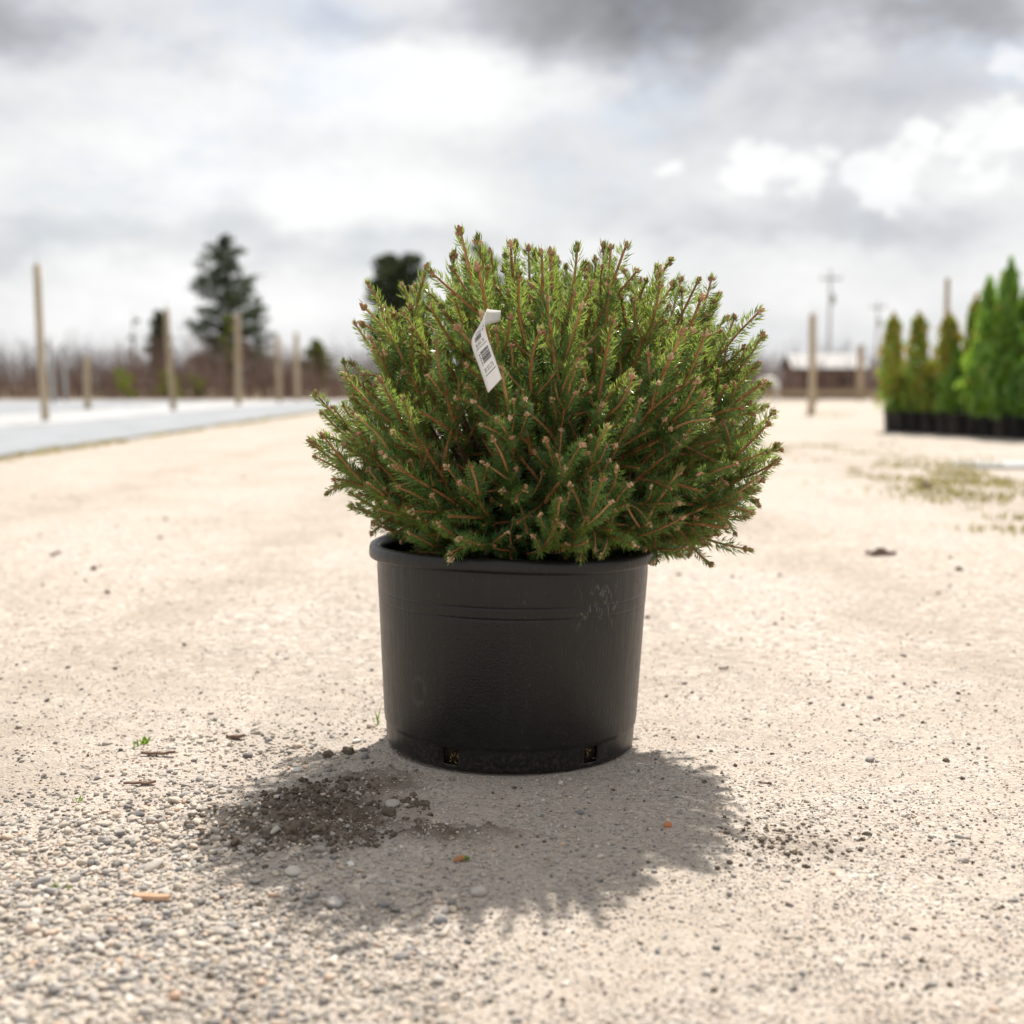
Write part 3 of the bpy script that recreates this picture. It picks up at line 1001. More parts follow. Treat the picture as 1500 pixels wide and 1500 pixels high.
# stem and branches
sg = Geo().add(*tube(np.array([(0, 0, -0.02), (0.004, 0, 0.02), (0.0, 0.004, 0.09), (-0.004, 0, 0.20)]), [0.024, 0.019, 0.016, 0.008], 10))
obj('stem', sg.mesh('stem', m_bark, True), shrub)
hidden = Geo()
for path, rad, uy in branches:
    V, Fs = tube(path - S0, rad, 5)
    if uy < 0.1:
        obj('branch', Geo().add(V, Fs).mesh('branch', m_bark, True), shrub)
    else:
        hidden.add(V, Fs)
obj('rear_branches', hidden.mesh('rear_branches', m_bark, True), shrub, kind='stuff')


def shoot_matrix(base, d, L, bare):
    X = bare - d * np.dot(bare, d)
    X /= np.linalg.norm(X)
    Y = np.cross(d, X)
    s = L / L0
    sxy = 0.35 * s + 0.65
    M = np.eye(4)
    M[:3, 0], M[:3, 1], M[:3, 2] = X * sxy, Y * sxy, d * s
    M[:3, 3] = base
    return M


view = np.array([0, -1.0, 0.12])
cands = []
for k, (base, d, L, bare, kind, u) in enumerate(shoots):
    tipp = base + d * L
    # keep the front of the hanging tag free
    rel = tipp - np.array(TAG)
    if kind in ('terminal', 'lateral') and abs(rel[0]) < 0.038 and -0.060 < rel[2] < 0.055 and tipp[1] < TAG.y + 0.02:
        continue
    hit = False
    for q in (0.0, 0.25, 0.5, 0.75, 1.0):
        pq = base + d * L * q
        rq = math.hypot(pq[0] - POT_X, pq[1] - POT_Y)
        if pq[2] < 0.388 and not (rq < 0.222 and pq[2] > 0.345) and (rq < 0.275 or (pq[2] < 0.372 and pq[0] < 0.12)):
            hit = True
    if hit:
        continue
    outer = np.linalg.norm((tipp - CR) / (0.415, 0.395, 0.365 if tipp[2] > CR[2] else 0.235))
    score = (np.dot(u, view) + 0.5 * (outer - 0.9) + (0.25 if kind == 'terminal' else 0.1)) if kind in ('terminal', 'lateral') else -9
    cands.append((score, k, outer))
cands.sort(reverse=True)
front = [c for c in cands[:297]]
rest = [c for c in cands[297:]]
for sc, k, outer in front:
    base, d, L, bare, kind, u = shoots[k]
    # low side shoots arch over, upright ones stay straight or bend up
    want = -0.20 if (u[2] < -0.25 or (u[0] > 0.35 and u[2] < 0.25)) else (0.03 if u[2] > 0.5 else 0.16)
    pick = min(rng.choice(len(variants), 5, replace=False), key=lambda q: abs(variants[q]['bend'] - want - rng.normal(0, 0.14)))
    v = variants[pick]
    M = shoot_matrix(base - S0, d, L, bare)
    s_o = obj('shoot', v['m_twig'], shrub)
    s_o.matrix_local = Matrix(M.tolist())
    obj('needles', v['m_need'], s_o)
    obj('bud_cluster', v['m_bud'], s_o)
rg = Geo()
for sc, k, outer in rest:
    base, d, L, bare, kind, u = shoots[k]
    if kind == 'older' or kind == 'inner':
        v = older_variants[int(rng.integers(len(older_variants)))]
    else:
        v = variants[int(rng.integers(len(variants)))]
    M = shoot_matrix(base - S0, d, L, bare)
    tf = lambda P: np.asarray(P) @ M[:3, :3].T + M[:3, 3]
    rg.add(tf(v['twig'][0]), v['twig'][1], 0)
    rg.add(tf(v['need'][0]), v['need'][1], 1)
    if v['bud'] is not None:
        bvs = np.concatenate(v['bud'].v)
        rg.add(tf(bvs), [np.concatenate(v['bud'].f)], 2)
obj('inner_shoots', rg.mesh('inner_shoots', [m_twig, m_needle, m_bud], False), shrub, kind='stuff')

# ------------------------------------------------------------------ price tag
m_tag = simple_mat('tag_paper', [(0.3, (0.80, 0.80, 0.81)), (0.7, (0.85, 0.85, 0.85))], 30, 0.5, 0.4, trans=(1.0, 0.97, 0.92))
m_ink = simple_mat('print_ink', [(0.3, (0.03, 0.03, 0.032)), (0.7, (0.06, 0.06, 0.06))], 50, 0.6)
TY = 1.955
ctrl = [  # px, py, depth offset, half width vector in px (x, y, depth m)
    (725, 565, 0.000, 10.0, -10.6, .004), (713, 530, 0.004, 10.0, -10.6, .004), (702, 498, 0.010, 10.3, -10.6, .004), (702, 480, 0.016, 8.5, -12.0, .008),
    (709, 466, 0.034, 4.0, -13.0, .006), (719, 464, 0.078, 0.5, -10.5, .002), (733, 463, 0.125, 0.5, -8.0, -.002)]
CC = np.array([at_depth(c[0], c[1], TY + c[2]) for c in ctrl])
WW = np.array([Vector(at_depth(c[0] + c[3], c[1] + c[4], TY + c[2])) - Vector(at_depth(c[0], c[1], TY + c[2])) for c in ctrl]) + np.array([(0, c[5], 0) for c in ctrl])


def catmull(A, s):
    s = np.clip(np.asarray(s, float), 0, len(A) - 1.0001)
    i = s.astype(int)
    t = (s - i)[:, None]
    p0, p1 = A[np.maximum(i - 1, 0)], A[i]
    p2, p3 = A[np.minimum(i + 1, len(A) - 1)], A[np.minimum(i + 2, len(A) - 1)]
    return 0.5 * (2 * p1 + (p2 - p0) * t + (2 * p0 - 5 * p1 + 4 * p2 - p3) * t ** 2 + (3 * p1 - p0 - 3 * p2 + p3) * t ** 3)


def ribbon(u, s, off=0.0):
    u, s = np.asarray(u, float), np.asarray(s, float)
    P, W = catmull(CC, s), catmull(WW, s)
    T = catmull(CC, s + 0.02) - catmull(CC, np.maximum(s - 0.02, 0))
    Nn = np.cross(W, T)
    Nn /= np.linalg.norm(Nn, axis=1, keepdims=True)
    Nn *= -np.sign(Nn[:, 1:2] + 1e-9) if False else 1
    return P + W * u[:, None] + Nn * off


ns_, nu = 91, 5
S_, U_ = np.meshgrid(np.linspace(0, len(CC) - 1.001, ns_), np.linspace(-1, 1, nu), indexing='ij')
Vt = ribbon(U_.ravel(), S_.ravel())
origin = Vt[:nu].mean(0)
i_, j_ = np.meshgrid(np.arange(ns_ - 1), np.arange(nu - 1), indexing='ij')
q_ = (i_ * nu + j_).ravel()
tag_me = Geo().add(Vt - origin, np.stack([q_, q_ + 1, q_ + nu + 1, q_ + nu], 1)).mesh('price_tag', m_tag, True)
tag = obj('price_tag', tag_me, loc=origin, label='white paper strip price tag with barcodes looped round a spruce shoot', cat='price tag')
md = tag.modifiers.new('paper', 'SOLIDIFY')
md.thickness = 0.0003
md.offset = 0
front_sign = 1.0 if (ribbon([0.0], [0.5], 0.01)[0][1] < ribbon([0.0], [0.5], 0.0)[0][1]) else -1.0
OFF = 0.0005 * front_sign


def printed(name, quads, tag_parent=tag):
    g_ = Geo()
    for (u0, u1, s0, s1) in quads:
        k = max(2, int((s1 - s0) / 0.08) + 1)
        s = np.repeat(np.linspace(s0, s1, k), 2)
        u = np.tile([u0, u1], k)
        V = ribbon(u, s, OFF) - origin
        g_.add(V, np.array([(2 * q, 2 * q + 1, 2 * q + 3, 2 * q + 2) for q in range(k - 1)]))
    return obj(name, g_.mesh(name, m_ink, False), tag_parent)


def bars(u0, u1, s0, s1, k):
    e = np.cumsum(rng.choice([1, 1, 2, 3], 2 * k)).astype(float)
    e = s0 + (s1 - s0) * e / e[-1]
    return [(u0, u1, e[2 * q], e[2 * q + 1]) for q in range(k - 0) if 2 * q + 1 < len(e)]


printed('barcode', bars(-0.35, 0.72, 1.00, 1.50, 13))
printed('barcode', bars(-0.55, 0.30, 2.02, 2.42, 11))
printed('tear_line', [(-0.62, 0.80, 0.60, 0.625)])
printed('tear_line', [(-0.62, 0.80, 1.66, 1.685)])


def text_on_tag(txt, u0, u1, s0, s1, vertical=False):
    cu = bpy.data.curves.new('price_text', 'FONT')
    cu.body = txt
    to = bpy.data.objects.new('price_text', cu)
    COL.objects.link(to)
    dg = bpy.context.evaluated_depsgraph_get()
    me = bpy.data.meshes.new_from_object(to.evaluated_get(dg))
    bpy.data.objects.remove(to)
    co = np.array([v.co[:] for v in me.vertices])
    lo, hi = co.min(0), co.max(0)
    q = (co - lo) / np.maximum(hi - lo, 1e-6)
    if vertical:
        u, s = u1 - (u1 - u0) * q[:, 1], s0 + (s1 - s0) * q[:, 0]
    else:
        u, s = u0 + (u1 - u0) * q[:, 0], s0 + (s1 - s0) * q[:, 1]
    P = ribbon(u, s, OFF) - origin
    for v, p in zip(me.vertices, P):
        v.co = p
    me.materials.clear()
    me.materials.append(m_ink)
    return obj('price_text', me, tag)


text_on_tag('$155.75', -0.55, 0.65, 0.68, 0.86)
text_on_tag('$155.75', -0.55, 0.55, 1.74, 1.92)
printed('small_print', [(-0.60 + 0.05 * (q % 2), -0.50 + 0.04 * (q % 3), 0.98 + q * 0.055, 1.015 + q * 0.055) for q in range(9)])
printed('small_print', [(-0.45 + q * 0.16, -0.36 + q * 0.16, 2.52 + 0.03 * (q % 2), 2.60 + 0.03 * (q % 3)) for q in range(5)] + [(0.50, 0.66, 2.40, 2.50), (0.60, 0.74, 2.62, 2.70)])

# ------------------------------------------------------------------ small things on the ground
m_grass = simple_mat('green_blade', [(0.3, (0.12, 0.20, 0.03)), (0.7, (0.22, 0.30, 0.06))], 30, 0.6, 0.3, trans=(1.3, 1.5, 0.6))
m_dry = simple_mat('dry_grass', [(0.25, (0.20, 0.18, 0.06)), (0.5, (0.33, 0.28, 0.11)), (0.75, (0.42, 0.36, 0.18))], 3, 0.8, 0.2, trans=(1, 1, .7))


def blades(g_, x, y, k, h, spread, w=0.0022, z0=None):
    for _ in range(k):
        a = rng.uniform(0, 6.28)
        bx, by = x + rng.normal(0, spread), y + rng.normal(0, spread)
        z = float(relief(bx, by)) - 0.002
        hh_, le = h * rng.uniform(.5, 1.1), rng.uniform(.15, .8)
        t = np.linspace(0, 1, 4)
        px_, pz = le * hh_ * t ** 1.7, hh_ * t * (1 - 0.25 * le * t)
        ca, sa_ = math.cos(a), math.sin(a)
        wv = w * np.array([1, .9, .6, .05])
        C = np.stack([bx + ca * px_, by + sa_ * px_, z + pz], 1)
        Wv = np.stack([-sa_ * wv, ca * wv, 0 * wv], 1)
        V = np.concatenate([C - Wv, C + Wv])
        g_.add(V, np.array([(0, 1, 5, 4), (1, 2, 6, 5), (2, 3, 7, 6)]))


def tuft(px, py, k, h, spread, label, name='grass_tuft', cat='grass'):
    g = ground_at(px, py)
    gg_ = Geo()
    blades(gg_, g.x, g.y, k, h, spread)
    V0 = np.array([g.x, g.y, 0])
    gg_.v = [v - V0 for v in gg_.v]
    obj(name, gg_.mesh(name, m_grass, True), loc=V0, label=label, cat=cat)


tuft(553, 1058, 4, 0.055, 0.004, 'few thin green grass blades sprouting beside the black pot')
tuft(212, 1096, 14, 0.016, 0.008, 'small green weed sprouting among pebbles behind the bark strips', 'weed_sprig', 'weed')
tuft(86, 1305, 12, 0.014, 0.006, 'small green weed among grey pebbles near the pale wood chip', 'weed_sprig', 'weed')
tuft(118, 1176, 8, 0.012, 0.006, 'tiny yellowish weed on sandy ground beside the coarse gravel', 'weed_sprig', 'weed')
m_chip = simple_mat('pale_wood', [(0.3, (0.40, 0.24, 0.15)), (0.7, (0.56, 0.38, 0.26))], 40, 0.8, 0.2, 5, 0.001, 120, stretch=(1, 6, 6))
m_barkbit = simple_mat('bark_bit', [(0.3, (0.10, 0.065, 0.045)), (0.7, (0.24, 0.16, 0.115))], 60, 0.85, 0.2, 5, 0.0015, 120, stretch=(1, 5, 5))


def chip(name, px, py, ln, wd, th, rot, mat, label):
    g = ground_at(px, py)
    k = 7
    t = np.linspace(-0.5, 0.5, k)
    prof_w = wd * (0.55 + 0.45 * np.cos(t * 2.6)) * (1 + rng.normal(0, 0.10, k)) * 0.5
    zz = 0.12 * ln * t ** 2 + rng.normal(0, 0.0006, k)
    V, Fl = [], []
    for i in range(k):
        for (sy, sz) in ((-1, 0), (1, 0), (0.85, 1), (-0.8, 1)):
            V.append((t[i] * ln, prof_w[i] * sy, zz[i] + th * sz))
    for i in range(k - 1):
        for j in range(4):
            Fl.append((i * 4 + j, i * 4 + (j + 1) % 4, i * 4 + 4 + (j + 1) % 4, i * 4 + 4 + j))
    Fl += [(0, 3, 2, 1), ((k - 1) * 4, (k - 1) * 4 + 1, (k - 1) * 4 + 2, (k - 1) * 4 + 3)]
    o = obj(name, Geo().add(V, np.array(Fl)).mesh(name, mat, False), loc=(g.x, g.y, float(relief(g.x, g.y)) + 0.003), label=label, cat=name.replace('_', ' '))
    o.rotation_euler = (rng.normal(0, .1), rng.normal(0, .05), rot)


chip('wood_chip', 222, 1323, 0.052, 0.013, 0.005, R(-14), m_chip, 'pale pinkish wood chip lying on pebbles left of the shadow')
chip('bark_strip', 232, 1113, 0.060, 0.010, 0.004, R(4), m_barkbit, 'brown bark strip beside the small weed on coarse gravel')
chip('bark_strip', 205, 1157, 0.052, 0.008, 0.003, R(14), m_barkbit, 'narrow brown bark strip lying among the grey pebbles')
chip('bark_strip', 345, 1083, 0.034, 0.012, 0.005, R(0), m_barkbit, 'short dark bark piece on gravel behind the spilled soil')
chip('twig_piece', 1060, 986, 0.026, 0.005, 0.004, R(20), m_barkbit, 'short dark twig lying on open gravel right of the pot')
chip('wood_chip', 1290, 813, 0.12, 0.03, 0.012, R(3), m_barkbit, 'flat brown wood piece on open gravel behind the pot')
# fallen spruce bud: scaled brown body with a green end
g = ground_at(676, 1268)
bv, bf = ico(2)
ct = Geo()
for i in range(7):
    c = np.array([(-0.5 + i / 6) * 0.020, 0.004 * math.sin(i * 0.55), 0.0045])
    r_ = 0.0046 * math.sin(0.55 + i * 0.34)
    ct.add(bv * (r_ * 1.0, r_, r_) + c, bf, 0 if i < 5 else 1)
m_catkin = simple_mat('bud_brown', [(0.3, (0.30, 0.13, 0.05)), (0.7, (0.46, 0.24, 0.11))], 300, 0.7, 0.3, 4, 0.001, 700)
o = obj('fallen_bud', ct.mesh('fallen_bud', [m_catkin, m_grass], True), loc=(g.x, g.y, float(relief(g.x, g.y))), label='orange brown fallen spruce bud lying in the shadow before the pot', cat='bud')
o.rotation_euler = (0, 0, R(24))

# ------------------------------------------------------------------ left: ground fabric, edging board, posts
m_fabric, n, b = material('ground_fabric', 0.85, 0.1)
gp = n.n('ShaderNodeNewGeometry').outputs['Position']
n.link(n.mix(n.smooth(n.noise(n.vmath('MULTIPLY', gp, (1, 0.3, 1)), 2.4, 6, 0.7), 0.52, 0.70, 0.0, 0.6), n.ramp(n.noise(gp, 1.2, 6, 0.6), [(0.3, (0.24, 0.255, 0.275)), (0.7, (0.33, 0.345, 0.365))]), (0.22, 0.20, 0.175)), b.inputs['Base Color'])
bn = n.n('ShaderNodeBump')
bn.inputs['Distance'].default_value = 0.02
n.link(n.noise(gp, 2.5, 5, 0.6), bn.inputs['Height'])
n.link(bn.outputs[0], b.inputs['Normal'])


def sheet(name, xa, xb, ya, yb, z, mat, wav=0.06, parent=None):
    yv = np.linspace(ya, yb, 120)
    xv = np.linspace(0, 1, 14)
    YY, XX = np.meshgrid(yv, xv, indexing='ij')
    e0 = xa + wav * (vnoise(yv, yv * 0, 1.3, 71) - .5)[:, None]
    e1 = xb + wav * (vnoise(yv, yv * 0 + 9, 1.7, 72) - .5)[:, None]
    PX = e0 + (e1 - e0) * XX
    PZ = z + 0.014 * vnoise(PX, YY, 0.7, 73)
    i, j = np.meshgrid(np.arange(119), np.arange(13), indexing='ij')
    a = (i * 14 + j).ravel()
    return obj(name, Geo().add(np.stack([PX.ravel(), YY.ravel(), PZ.ravel()], 1), np.stack([a, a + 1, a + 15, a + 14], 1)).mesh(name, mat, True))


o = sheet('path', -4.62, -7.62, 7, 49.5, 0.012, m_fabric)
o['kind'] = 'structure'
o['label'] = 'pale grey ground fabric strip beside the gravel drive'
o = sheet('growing_bed', -10.85, -45, 9, 49.8, 0.012, m_fabric)
o['kind'] = 'structure'
o['label'] = 'pale grey fabric covered bed behind the white sheet strip'

m_board = simple_mat('white_board', [(0.3, (0.32, 0.325, 0.33)), (0.7, (0.46, 0.46, 0.46))], 1.3, 0.7, 0.15, 6, 0.03, 2)
m_wood = simple_mat('weathered_post', [(0.25, (0.22, 0.165, 0.105)), (0.5, (0.36, 0.285, 0.19)), (0.75, (0.47, 0.39, 0.28))], 5, 0.85, 0.2, 6, 0.004, 14, stretch=(6, 6, 0.7), rnd=0.3)
m_grey = simple_mat('grey_post', [(0.3, (0.30, 0.29, 0.275)), (0.7, (0.44, 0.43, 0.41))], 5, 0.8, 0.2, stretch=(6, 6, .7))
o = sheet('ground_sheet', -7.66, -10.7, 8, 49.6, 0.012, m_board, 0.10)
o['kind'] = 'structure'
o['label'] = 'bright white plastic sheet strip on the ground among the posts'


def post(px, base_y, top_py, width, label, mat=None, lean=0.0, name='wooden_post', group=None, cat='post', top_px=None, cap=True):
    c = at_depth(px, 600, base_y)
    h = at_depth(px, top_py, base_y).z
    k = 9
    t = np.linspace(0, 1, k)
    dx = lean * h * t + 0.012 * np.sin(t * 4 + px)
    w = width * 0.5 * (1.0 - 0.10 * t)
    path = np.stack([dx, 0.01 * np.cos(t * 3), np.where(t == 0, -0.05, h * t)], 1)
    V, Fs = tube(path, w, 10)
    r_ = obj(name, None, loc=(c.x, base_y, 0), label=label, cat=cat, group=group)
    obj('shaft', Geo().add(V, Fs).mesh('shaft', mat or m_wood, True), r_)
    if cap:
        V, Fs = tube([(dx[-1], 0.01 * math.cos(3), h - 0.005), (dx[-1], 0.01 * math.cos(3), h + 0.16)], [0.009, 0.007], 5)
        obj('top_pin', Geo().add(V, Fs).mesh('top_pin', m_grey, True), r_)
    return r_


post(65, 22.8, 388, 0.135, 'tallest round wooden post standing in the white ground sheet', lean=-0.013)
post(254, 31.6, 452, 0.150, 'leaning wooden post on white ground sheet beside the small dark conifer', lean=-0.045, mat=None)
post(350, 39.5, 460, 0.190, 'thick wooden post standing in front of the tall dark conifer')
post(409, 46.0, 493, 0.20, 'slim wooden post nearer the thick post, at the far end of the white sheet')
post(436, 49.2, 488, 0.20, 'last slim wooden post, next to the small olive green conical tree')
post(129, 34.0, 522, 0.17, 'short wooden post standing in the grey fabric bed', cap=False)
post(80, 44.0, 500, 0.17, 'grey leaning post in the far part of the fabric bed', m_grey, -0.06, cap=False)
post(97, 47.5, 505, 0.12, 'thin pale grey post at the back of the fabric bed', m_grey, 0.0, cap=False)
post(1188, 28.0, 460, 0.165, 'tall wooden post standing alone on the bright gravel', cap=True)
post(1083, 40.0, 512, 0.19, 'reddish wooden post just behind the globe spruce')
post(1259, 52.0, 505, 0.28, 'wooden post between the shed and the potted hedge trees', cap=False)
post(1381, 22.5, 408, 0.09, 'slim wooden stake rising behind the golden potted hedge trees', cap=False)

# dry grass along the fabric's edge and in patches on the right
dg_ = Geo()
for _ in range(1500):
    yv = 7.5 + 30 * rng.random() ** 1.6
    if vnoise(yv, 0, 0.9, 81) > 0.30:
        blades(dg_, -4.52 + rng.normal(0, 0.10), yv, 2, 0.06, 0.03, 0.006)
obj('grass_fringe', dg_.mesh('grass_fringe', m_dry, True), label='dry straw coloured grass along the edge of the grey fabric', cat='grass', kind='stuff')
m_moss = simple_mat('sparse_grass', [(0.25, (0.20, 0.19, 0.075)), (0.5, (0.30, 0.27, 0.12)), (0.75, (0.38, 0.33, 0.19))], 1.5, 0.8, 0.2, trans=(1, 1, .6))
dg2 = Geo()
for (px, py, sx2, sy2, k) in [(1340, 690, 95, 12, 620), (1440, 715, 70, 12, 700), (1250, 662, 70, 6, 300), (1470, 770, 30, 5, 160), (1220, 608, 18, 3, 160), (1125, 600, 12, 3, 60), (1330, 835, 10, 3, 0), (1420, 690, 60, 8, 300), (1180, 655, 25, 4, 120)]:
    for _ in range(k):
        qx, qy = rng.normal(px, sx2), rng.normal(py, sy2)
        if qy < 596:
            continue
        g = ground_at(qx, qy)
        if vnoise(g.x, g.y, 0.35, 83) > 0.52:
            blades(dg2, g.x, g.y, 2, 0.045, 0.04, 0.006)
obj('sparse_grass', dg2.mesh('sparse_grass', m_moss, True), label='sparse yellow green grass patches on the gravel before the potted trees', cat='grass', kind='stuff')

# scrap of white sheeting
pc_ = ground_at(1470, 682)
k = 40
aa = np.linspace(0, 2 * np.pi, k, endpoint=False)
rr = 1 + 0.35 * (vnoise(np.cos(aa) * 2, np.sin(aa) * 2, 0.7, 91) - 0.5)
V = np.stack([0.40 * rr * np.cos(aa), 0.45 * rr * np.sin(aa), np.zeros(k)], 1)
V = np.vstack([V, [0, 0, 0]])
V[:, 2] = 0.015 * vnoise(V[:, 0], V[:, 1], 0.2, 92)
pd = obj('plastic_sheet', Geo().add(V, np.stack([np.arange(k), (np.arange(k) + 1) % k, np.full(k, k)], 1)).mesh('plastic_sheet', m_board, True), loc=(pc_.x, pc_.y, 0.006),
         label='crumpled white plastic sheet lying by the sparse grass', cat='sheet')
md = pd.modifiers.new('film', 'SOLIDIFY')
md.thickness = 0.003

# ------------------------------------------------------------------ foliage helpers
def leaf_cloud(C, size, up=0.0, mat=0, g_=None, aspect=0.45):
    """small pointed leaf faces (two triangles) at points C with random attitude"""
    k = len(C)
    D = rng.normal(0, 1, (k, 3)) + np.array([0, 0, up])
    D /= np.linalg.norm(D, axis=1, keepdims=True)
    A = np.cross(D, rng.normal(0, 1, (k, 3)))
    A /= np.linalg.norm(A, axis=1, keepdims=True)
    Nn = np.cross(D, A)
    s = size * rng.uniform(0.6, 1.3, k)[:, None]
    V = np.stack([C - D * s * .5, C + A * s * aspect * .5 + Nn * s * .06, C + D * s * .5, C - A * s * aspect * .5 + Nn * s * .06], 1).reshape(-1, 3)
    base = np.arange(k) * 4
    g_.add(V, np.concatenate([np.stack([base, base + 1, base + 2], 1), np.stack([base, base + 2, base + 3], 1)]), mat)


# ------------------------------------------------------------------ potted hedge trees (right)
m_arb = simple_mat('hedge_leaf', [(0.25, (0.075, 0.17, 0.028)), (0.5, (0.16, 0.29, 0.045)), (0.8, (0.24, 0.37, 0.07))], 9, 0.35, 0.6, rnd=0.35, trans=(2.0, 2.0, 0.9))
m_gold = simple_mat('golden_leaf', [(0.25, (0.24, 0.24, 0.05)), (0.6, (0.42, 0.31, 0.06)), (0.8, (0.50, 0.31, 0.08))], 9, 0.6, 0.3, rnd=0.3, trans=(1.4, 1.2, 0.6))


def hedge_crown(gold, conic, k=1900):
    g_ = Geo()
    z = rng.random(k) ** 0.9
    a = rng.uniform(0, 6.28, k)
    prof_ = np.where(z < 0.12, 0.55 + 3.6 * z, 1.0) * ((1 - z) ** (0.58 if conic else 0.36) * 1.02 + 0.05)
    lump = 0.40 + 1.05 * vnoise(a * 1.2, z * 5, 0.6, int(rng.integers(999)))
    r = prof_ * lump * np.sqrt(rng.uniform(0.25, 1, k)) * np.where(rng.random(k) < 0.08, 1.3, 1.0)
    C = np.stack([0.215 * r * np.cos(a), 0.215 * r * np.sin(a), z], 1)
    isg = (rng.random(k) < gold * np.clip(0.25 + 1.2 * z, 0, 1)) & (r / (prof_ * lump) > 0.7)
    leaf_cloud(C[~isg], 0.075, 1.4, 0, g_, 0.5)
    if isg.any():
        leaf_cloud(C[isg], 0.075, 1.4, 1, g_, 0.5)
    k2 = 60
    t = rng.random(k2)
    a = rng.uniform(0, 6.28, k2)
    leaf_cloud(np.stack([0.02 * np.cos(a), 0.02 * np.sin(a), 0.96 + 0.10 * t], 1), 0.05, 3, 1 if gold > .3 else 0, g_, 0.4)
    return g_.mesh('hedge_crown', [m_arb, m_gold], False)


crowns_gold = [hedge_crown(0.62, False) for _ in range(5)]
crowns_green = [hedge_crown(0.05, True) for _ in range(3)] + [hedge_crown(0.35, True)]
sp_prof = [(0.0, 0.0), (0.118, 0.0), (0.122, 0.006), (0.138, 0.262), (0.146, 0.264), (0.147, 0.284), (0.139, 0.286), (0.134, 0.27), (0.13, 0.25), (0.0, 0.25)]
m_pot2 = simple_mat('dusty_black_pot', [(0.3, (0.014, 0.014, 0.015)), (0.7, (0.045, 0.04, 0.036))], 6, 0.55, 0.4, rnd=0.5)
V, Fq = lathe(sp_prof, 28)
small_pot_me = Geo().add(V, Fq).mesh('small_pot', m_pot2, True)
V, Fs = tube([(0, 0, -0.08), (0.006, 0, 0.2), (0, 0.005, 0.7)], [0.016, 0.013, 0.006], 7)
trunk_me = Geo().add(V, Fs).mesh('hedge_trunk', m_bark, True)
A_, B_ = Vector((5.29, 18.1, 0)), Vector((6.47, 14.7, 0))
dirr = (B_ - A_).normalized()
perp = Vector((-dirr.y, dirr.x, 0))
if perp.x < 0:
    perp = -perp
for row in range(2):
    for k in range(13 if row == 0 else 11):
        p = A_ + dirr * (k * 0.285 + (0.14 if row == 1 else 0)) + perp * (row * 0.31) + Vector((rng.normal(0, .015), rng.normal(0, .015), 0))
        px = 750 + p.x / p.y * F_PX
        if px > 1590:
            continue
        short = (k % 2 == 1) and row == 0
        if row == 1 and px < 1400:
            continue
        where = ['front row', 'back row'][row]
        nth = ['first', 'second', 'third', 'fourth', 'fifth', 'sixth', 'seventh', 'eighth', 'ninth', 'tenth', 'eleventh', 'twelfth', 'thirteenth'][k]
        golden = px < 1395
        if golden:
            hgt_ = 0.62 * rng.uniform(0.85, 1.15) if short else rng.uniform(1.24, 1.34)
            cme = crowns_gold[int(rng.integers(5))]
        else:
            hgt_ = rng.uniform(0.8, 1.1) if short else rng.uniform(1.3, 1.52)
            cme = crowns_green[int(rng.integers(4))]
            if row == 0 and 1452 < px < 1482:
                hgt_ = 1.80
                cme = crowns_green[0]
            elif 1428 < px < 1450:
                hgt_ = 1.62
        sp_o = obj('small_nursery_pot', small_pot_me, loc=(p.x, p.y, 0.004), label=nth + ' small black pot of the ' + where + ', counted from the lone wooden post', cat='plant pot', group='small pots of the hedge trees')
        sp_o.rotation_euler = (0, 0, rng.uniform(0, 6.28))
        sp_o.scale = (0.92, 0.92, rng.uniform(0.96, 1.06))
        look = 'bushy hedge tree with golden tips, ' if golden else ('tallest pointed green hedge tree, ' if hgt_ == 1.80 else 'pointed green hedge tree, ')
        t_o = obj('hedge_tree', None, loc=(p.x, p.y, 0.25), label=look + nth + ' of the ' + where + ' from the lone post', cat='tree', group='potted hedge trees')
        obj('trunk', trunk_me, t_o)
        c_o = obj('crown', cme, t_o)
        c_o.location = (0, 0, 0.03)
        wd = rng.uniform(0.95, 1.15) * (0.95 if golden else 1.10)
        c_o.scale = (wd, wd * rng.uniform(0.85, 1.1), hgt_)
        c_o.rotation_euler = (rng.normal(0, 0.03), rng.normal(0, 0.03), rng.uniform(0, 6.28))

# ------------------------------------------------------------------ trees beyond
m_con = simple_mat('dark_conifer', [(0.25, (0.032, 0.045, 0.027)), (0.5, (0.060, 0.080, 0.045)), (0.8, (0.10, 0.122, 0.070))], 0.9, 0.7, 0.2, trans=(1, 1.1, .7))  # leaf tones lightened to paint in the haze of distance
m_oli = simple_mat('olive_leaf', [(0.25, (0.085, 0.105, 0.03)), (0.8, (0.17, 0.18, 0.06))], 1.2, 0.7, 0.2, trans=(1.2, 1.2, .6))
m_yel = simple_mat('yellow_green_leaf', [(0.25, (0.13, 0.16, 0.03)), (0.8, (0.23, 0.25, 0.06))], 1.2, 0.7, 0.2, trans=(1.3, 1.3, .6))
m_trunk = simple_mat('tree_bark', [(0.3, (0.06, 0.045, 0.035)), (0.7, (0.14, 0.11, 0.085))], 3, 0.9, 0.2, 5, 0.02, 8)


